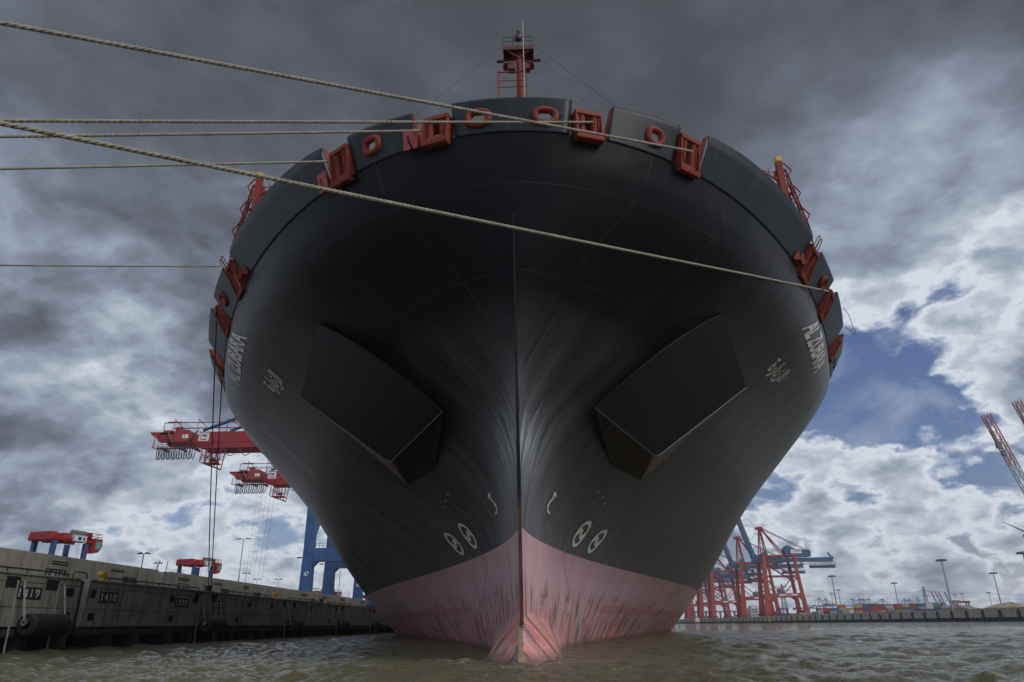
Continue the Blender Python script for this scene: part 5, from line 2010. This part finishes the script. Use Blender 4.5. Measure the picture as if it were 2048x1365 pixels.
def container(col, x, y, z, lab, L=12.19, rz=0.0):
    key = (col, L)
    if key not in PROTO:
        mb = MB()
        mb.box((0, 0, 1.3), (L - .2, 2.3, 2.45))
        for sx in (-1, 1):
            for sy in (-1, 1):
                mb.box((sx * (L / 2 - .1), sy * 1.15, 1.3), (.2, .14, 2.6))
        for sy in (-1, 1):
            for zz in (.08, 2.52):
                mb.box((0, sy * 1.16, zz), (L - .41, .12, .16))
        xx = -L / 2 + .35
        while xx < L / 2 - .3:
            mb.box((xx, -1.165, 1.3), (.14, .05, 2.26))
            mb.box((xx, 1.165, 1.3), (.14, .05, 2.26))
            xx += .30
        o = mb.build('shipping_container', CM[col], None)
        PROTO[key] = o
    else:
        o = PROTO[key].copy()
        COL.objects.link(o)
    o.location = (x, y, z)
    o.rotation_euler = (0, 0, rz)
    return tag(o, lab, 'container', 'containers stacked on the far terminal')


rng = random.Random(11)
ORD = ['first', 'second', 'third', 'fourth', 'fifth', 'sixth', 'seventh', 'eighth', 'ninth', 'tenth', 'eleventh', 'twelfth', 'thirteenth', 'fourteenth', 'fifteenth', 'sixteenth', 'seventeenth', 'eighteenth', 'nineteenth', 'twentieth', 'twenty-first', 'twenty-second']
ROWS = [
    ['red', 'brown', 'red', 'tan', 'tan', 'red', 'brown', 'tan', 'brown', 'tan', 'tan', 'grey', 'grey', 'blue', 'red', 'grey', 'red', 'grey', 'grey'],
    ['red', 'blue', 'tan', 'tan', 'red', 'blue', 'red', 'red', 'grey', 'brown', 'blue', 'brown', 'grey', 'white', 'blue', 'grey', 'orange', 'red', 'grey'],
    [None, None, 'orange', None, 'tan', 'blue', 'brown', 'brown', None, 'red', 'tan', 'brown', 'blue', 'white', 'green', None, None, None, None]]
RN = ('bottom tier', 'second tier', 'top tier')
for r in range(3):
    nth = -1
    for i, col in enumerate(ROWS[r]):
        if not col:
            continue
        nth += 1
        container(col, 246 + i * 6.35 + (i // 4) * .8, 640, 6.07 + r * 2.62, '%s container, %s from the left in the %s on the far terminal' % (col, ORD[nth], RN[r]), L=6.1)
DARK = ['dark blue', 'dark blue', 'dark blue']
for i in range(6):
    container('dark blue', 282 + i * 6.3, 560, 6.07, 'dark blue container, %s from the left in the low row in front of the stacks' % ORD[i], L=6.1)
for i, col in enumerate(['tan', 'grey', 'red', 'tan', 'brown', 'brown', 'blue', 'brown', 'orange', 'tan', 'red', 'brown']):
    container(col, 246.5 + (i % 6) * 6.6, 700 + (i // 6) * 60, 6.07 + 2.62 * 2 * 0 + (0 if i % 2 else 0), '%s container, %s in the row behind the stacks toward the far cranes' % (col, ORD[i]), L=6.1)
for i, col in enumerate(['white', 'grey', 'white', 'red', 'white', 'grey']):
    container(col, 236.5, 575 + i * 13, 6.07, '%s container lying along the far quay edge, %s from the right' % (col, ORD[i]), L=12.19, rz=R(90))

# sand heaps
for (x, y, r, h, lab) in ((376, 604, 20, 7.0, 'large sandy heap at the right end of the far terminal'), (345, 606, 14, 4.2, 'low sandy heap left of the large one on the far terminal'), (325, 596, 8, 2.6, 'smallest sandy heap next to the container rows')):
    mb = MB()
    n, m = 40, 10
    vs = []
    for j in range(m + 1):
        t = j / m
        for k in range(n):
            a = 2 * math.pi * k / n
            rr = r * (1 - t) * (1 + .14 * math.sin(3 * a + x) + .07 * math.sin(7 * a))
            vs.append((x + rr * math.cos(a) * 1.3, y + rr * math.sin(a), 6.0 + h * t ** .9 * (1 - .25 * t) * (1 + .08 * math.sin(5 * a + 9 * t)) * 1.33))
    mb.add(vs, [(j * n + k, j * n + (k + 1) % n, (j + 1) * n + (k + 1) % n, (j + 1) * n + k) for j in range(m) for k in range(n)])
    tag(mb.build('sand_heap', SAND, smooth=True), lab, 'sand heap')
mb = MB()
for x in np.arange(318, 420, 3.05):
    mb.span(x, x + 3.0, 590, 590.4, 6.0, 8.6)
tag(mb.build('retaining_wall', CONCL), 'low pale block wall in front of the sandy heaps', 'wall')

# red straddle carriers on the far terminal
for (x, y, rz, lab, sc) in ((392, 700, R(80), 'red straddle carrier left of the lamp mast by the sand heaps', 1.25), (372, 706, R(75), 'red straddle carrier nearest to the grey containers', 1.1), (276.5, 790, R(85), 'red straddle carrier just right of the nearest far crane', 1.0), (288, 788, R(80), 'second red straddle carrier to the right of the nearest far crane', 1.0),
                            (252, 770, R(85), 'red straddle carrier standing between the legs of the nearest far crane', .9), (300, 786, R(90), 'third red straddle carrier right of the nearest far crane', .9)):
    o = copy_tree(s0, (x, y, 6.06), rz, lab, (sc, sc, sc))
    for c in o.children_recursive:
        if c.name.startswith(('leg', 'wheel')):
            pass

# distant gantry cranes: stays over a flat girder
def distant(x, y, label, raised=False):
    if not raised:
        T = thing('distant_crane', label, 'container crane', (x, y, 6.0), 0, 'small blue cranes on the skyline')
        mb = MB()
        for sx in (-9, 9):
            for sy in (-10, 10):
                mb.bar((sx, sy, 0), (sx, sy, 40), 2.2)
        mb.bar((-9, -10, 18), (9, -10, 18), 2)
        mb.build('portal', CBLUE, T, world=False)
        mb = MB()
        mb.bar((-52, 0, 40), (34, 0, 40), 2.6, 3.2)
        mb.build('girder', CBLUE, T, world=False)
        mb = MB()
        for x1 in (-48, -26, 14, 32):
            mb.bar((-4, 0, 64), (x1, 0, 41), 1.1)
        mb.bar((-9, 0, 40), (-4, 0, 65), 1.8)
        mb.bar((2, 0, 40), (-4, 0, 65), 1.5)
        mb.build('stays', CBLUE, T, world=False)
        mb = MB()
        mb.span(6, 24, -4, 4, 41, 47)
        mb.build('machinery_house', CRED, T, world=False)
    else:
        T = thing('distant_crane', label, 'container crane', (x, y, 6.0), 0, 'distant cranes with raised booms')
        mb = MB()
        for sx in (-9, 12):
            for sy in (-10, 10):
                mb.bar((sx, sy, 0), (sx, sy, 42), 2.4)
        mb.bar((-12, 0, 42), (34, 0, 42), 3.0)
        mb.bar((-9, 0, 42), (-2, 0, 62), 2)
        mb.bar((30, 0, 42), (-2, 0, 62), 1.4)
        mb.build('portal', CBLUE, T, world=False)
        mb = MB()
        mb.bar((-9, 0, 42), (-18, 0, 70), 3.8)
        mb.build('boom', CBLUE, T, world=False)
        mb = MB()
        mb.bar((-18, 0, 70), (-24, 0, 90), 3.8)
        mb.build('boom_tip', CRED, T, world=False)


for i, (x, y) in enumerate(((920, 2440), (966, 2506), (1073, 2552), (1102, 2564), (1116, 2570), (1139, 2580), (1224, 2666), (1322, 2709), (1342, 2718), (1418, 2804))):
    distant(x, y, '%s of the ten small blue skyline cranes, counting from the left' % ORD[i])
for i, (x, y) in enumerate(((1485, 2792), (1503, 2798), (1516, 2802), (1570, 2860))):
    distant(x, y, '%s from the left of the four skyline cranes with booms raised' % ORD[i], True)

# pylons and lines
def pylon(x, y, h, label, arms):
    T = thing('lattice_pylon', label, 'pylon', (x, y, 6.0), 0, 'lattice pylons')
    mb = MB()
    n = 8
    w0 = h * .09

    def hwid(z):
        return w0 * (1 - .86 * z / h)
    cs = [(-1, -1), (1, -1), (1, 1), (-1, 1)]
    for k in range(n):
        z0, z1 = h * k / n, h * (k + 1) / n
        for q in range(4):
            a, b = cs[q], cs[(q + 1) % 4]
            mb.bar((a[0] * hwid(z0), a[1] * hwid(z0), z0), (a[0] * hwid(z1), a[1] * hwid(z1), z1), .5)
            mb.bar((a[0] * hwid(z0), a[1] * hwid(z0), z0), (b[0] * hwid(z1), b[1] * hwid(z1), z1), .3)
            mb.bar((b[0] * hwid(z0), b[1] * hwid(z0), z0), (a[0] * hwid(z1), a[1] * hwid(z1), z1), .3)
    mb.build('lattice_body', GREY, T, world=False)
    mb = MB()
    for zz, wd in arms:
        mb.bar((-wd, 0, zz), (0, 0, zz + 1.6), .5)
        mb.bar((wd, 0, zz), (0, 0, zz + 1.6), .5)
        mb.bar((-wd, 0, zz), (wd, 0, zz), .5)
    mb.build('cross_arm', GREY, T, world=False)


pylon(354, 1075, 45, 'lattice pylon seen between the legs of the nearest far crane', ((30, 9), (36, 12), (41, 7)))
pylon(715, 1390, 50, 'lattice pylon on the skyline left of the raised distant booms', ((36, 6), (44, 7), (49, 5)))
pylon(1700, 1900, 50, 'lattice pylon beyond the right edge carrying the power lines', ((36, 6), (44, 7)))
for i, (da, za, lab) in enumerate(((-7, 42, 'upper power line across the sky between the pylons'), (-6, 50, 'topmost power line between the pylons'), (6, 36, 'lowest power line between the pylons'))):
    mb = MB()
    pts = []
    for (a, b) in (((354, 1075, za - 3), (715, 1390, za)), ((715, 1390, za), (1700, 1900, za))):
        a, b = Vector(a), Vector(b)
        for t in np.linspace(0, 1, 14):
            pts.append(a.lerp(b, t) - Vector((0, 0, 30 * t * (1 - t))))
    mb.path(pts, .16, 4)
    tag(mb.build('power_line', GREY), lab, 'power line', 'power lines on the right')

# pale building behind the cranes
T = thing('white_building', 'white flat-roofed building behind the far cranes', 'building', (291, 1000, 6.0))
mb = MB()
mb.span(-9, 9, -8, 8, 0, 12)
mb.span(-7, 5, -6, 8, 12, 15)
mb.build('wall', BUILDW, T, world=False)
for zz in (3, 6.5, 9.5):
    mb = MB()
    mb.span(-8, 0, -8.1, -8.0, zz, zz + 1.3)
    mb.build('window', GLASSD, T, world=False)
mb = MB()
mb.span(1.5, 9.02, -8.12, -8.0, 1.5, 11)
mb.build('grey_bay', GREY, T, world=False)
T = thing('road_viaduct', 'low grey road bridge behind the legs of the far cranes', 'bridge', (240, 1180, 0))
mb = MB()
mb.span(190, 330, 1178, 1184, 15.5, 17.5)
mb.build('bridge_deck', GREY, T)
for x in (200, 222, 244, 266, 288, 310):
    mb = MB()
    mb.span(x - 1, x + 1, 1179, 1183, 5, 15.5)
    mb.build('bridge_pier', GREY, T)

# small red and white workboat against the far quay
T = thing('workboat', 'tiny red and white workboat lying at the far quay beside the hull', 'boat', (224, 1050, 0))
mb = MB()
mb.prism([(-3, -0.5), (3, -0.5), (3.6, 2.2), (-3.6, 2.2)], -12, 12, 'y')
mb.build('boat_hull', CRED, T, world=False)
mb = MB()
mb.span(-2.4, 2.4, -2, 7, 2.2, 5.5)
mb.span(-1.8, 1.8, 0, 4, 5.5, 7.6)
mb.build('wheelhouse', WHITE, T, world=False)

# mobile crane booms at the right edge
LAT_W = simple('lattice_white', (.42, .42, .40), .6)
LAT_R = simple('lattice_red', (.45, .10, .04), .6)


def lattice_boom(tip, foot, w, label, dep=2.0):
    T = thing('crane_jib', label, 'crane boom', foot, 0, 'lattice crane booms at the right edge')
    tip, foot = Vector(tip), Vector(foot)
    d = (tip - foot)
    L = d.length
    d.normalize()
    side = d.cross(Vector((0, 1, 0))).normalized()
    dp = Vector((0, 1, 0))
    n = int(L / 4.2)
    for nm, k0, k1, mt in (('red_jib_tip', int(n * .74), n, LAT_R), ('lattice_jib', 0, int(n * .74), LAT_W)):
        mb = MB()
        for k in range(k0, k1):
            p0, p1 = foot + d * (L * k / n), foot + d * (L * (k + 1) / n)
            cs = [(-w / 2, 0), (w / 2, 0), (w / 2, dep), (-w / 2, dep)]
            for q in range(4):
                a, b = cs[q], cs[(q + 1) % 4]
                mb.bar(p0 + side * a[0] + dp * a[1], p1 + side * a[0] + dp * a[1], .36)
                mb.bar(p0 + side * a[0] + dp * a[1], p1 + side * b[0] + dp * b[1], .2)
                mb.bar(p0 + side * a[0] + dp * a[1], p0 + side * b[0] + dp * b[1], .2)
        mb.build(nm, mt, T)
    mb = MB()
    tl = tip - d * 14 + side * (-w * .5 - 1.2 if side.x < 0 else w * .5 + 1.2)
    mb.bar(tip - d * 2 + side * w * .5, tip - d * 17 + side * (w * .5 + 1.0), .7)
    mb.box(tip - d * 15 + side * (w * .5 + .6), (2.2, 1.6, 3.2))
    mb.box(tip - d * 19 + side * (w * .5 + .4), (1.8, 1.6, 2.6))
    for k in (0, .8, 1.6):
        mb.tube(tip - d * (9 + k * 2) + side * (w * .5 + .8), tip - d * (9 + k * 2) + Vector((62, 0, -50 + 3 * k)), .10, 4)
    mb.build('jib_hoist', GREY, T)
    return T


lattice_boom((218.0, 330, 92.0), (240.6, 330, 6.2), 3.3, 'grey lattice crane boom with red tip leaning in at the right edge')
lattice_boom((234.2, 330, 98.6), (257, 330, 6.2), 3.0, 'red lattice boom tip at the right edge, above the grey one')

# wind turbine just outside the right edge, one blade reaching in
T = thing('wind_turbine', 'wind turbine whose grey blade reaches in at the right edge', 'wind turbine', (672, 1000, 6))
mb = MB()
mb.tube((0, 3, 0), (0, 3, 98), 2.2, 16, 1.4)
mb.build('tower', BUILDW, T, world=False, smooth=True, auto=60)
mb = MB()
mb.prism([(-5, 97.5), (4, 97.5), (4, 100.8), (-4.5, 101)], -2, 7, 'y')
mb.build('nacelle', GREY, T, world=False)
for a in (152, 272, 32):
    mb = MB()
    c, s = math.cos(R(a)), math.sin(R(a))
    q = lambda l, o: (l * c - o * s, -3, 99.5 + l * s + o * c)
    pts = [(1, -.9), (5, -1.6), (14, -1.1), (38, -.15), (38, .15), (14, .9), (5, 1.0), (1, .9)]
    vs = [q(*p) for p in pts] + [(v[0], v[1] - .7, v[2]) for v in [q(*p) for p in pts]]
    n = 8
    mb.add(vs, [(i, (i + 1) % n, n + (i + 1) % n, n + i) for i in range(n)] + [tuple(range(n)), tuple(range(2 * n - 1, n - 1, -1))])
    mb.build('blade', GREY, T, world=False)

# ------------------------------------------------------------------ harbour air
hz = MB()
hz.span(-950, 3300, -200, 4300, -3.0, 140)
hm = bpy.data.materials.new('haze')
hm.use_nodes = True
hn = hm.node_tree
hn.nodes.clear()
vol = hn.nodes.new('ShaderNodeVolumePrincipled')
vol.inputs['Color'].default_value = (0.86, 0.91, 1.0, 1)
vol.inputs['Density'].default_value = 0.00012
vol.inputs['Anisotropy'].default_value = 0.2
ho = hn.nodes.new('ShaderNodeOutputMaterial')
hn.links.new(vol.outputs[0], ho.inputs['Volume'])
tag(hz.build('haze', hm), kind='stuff')
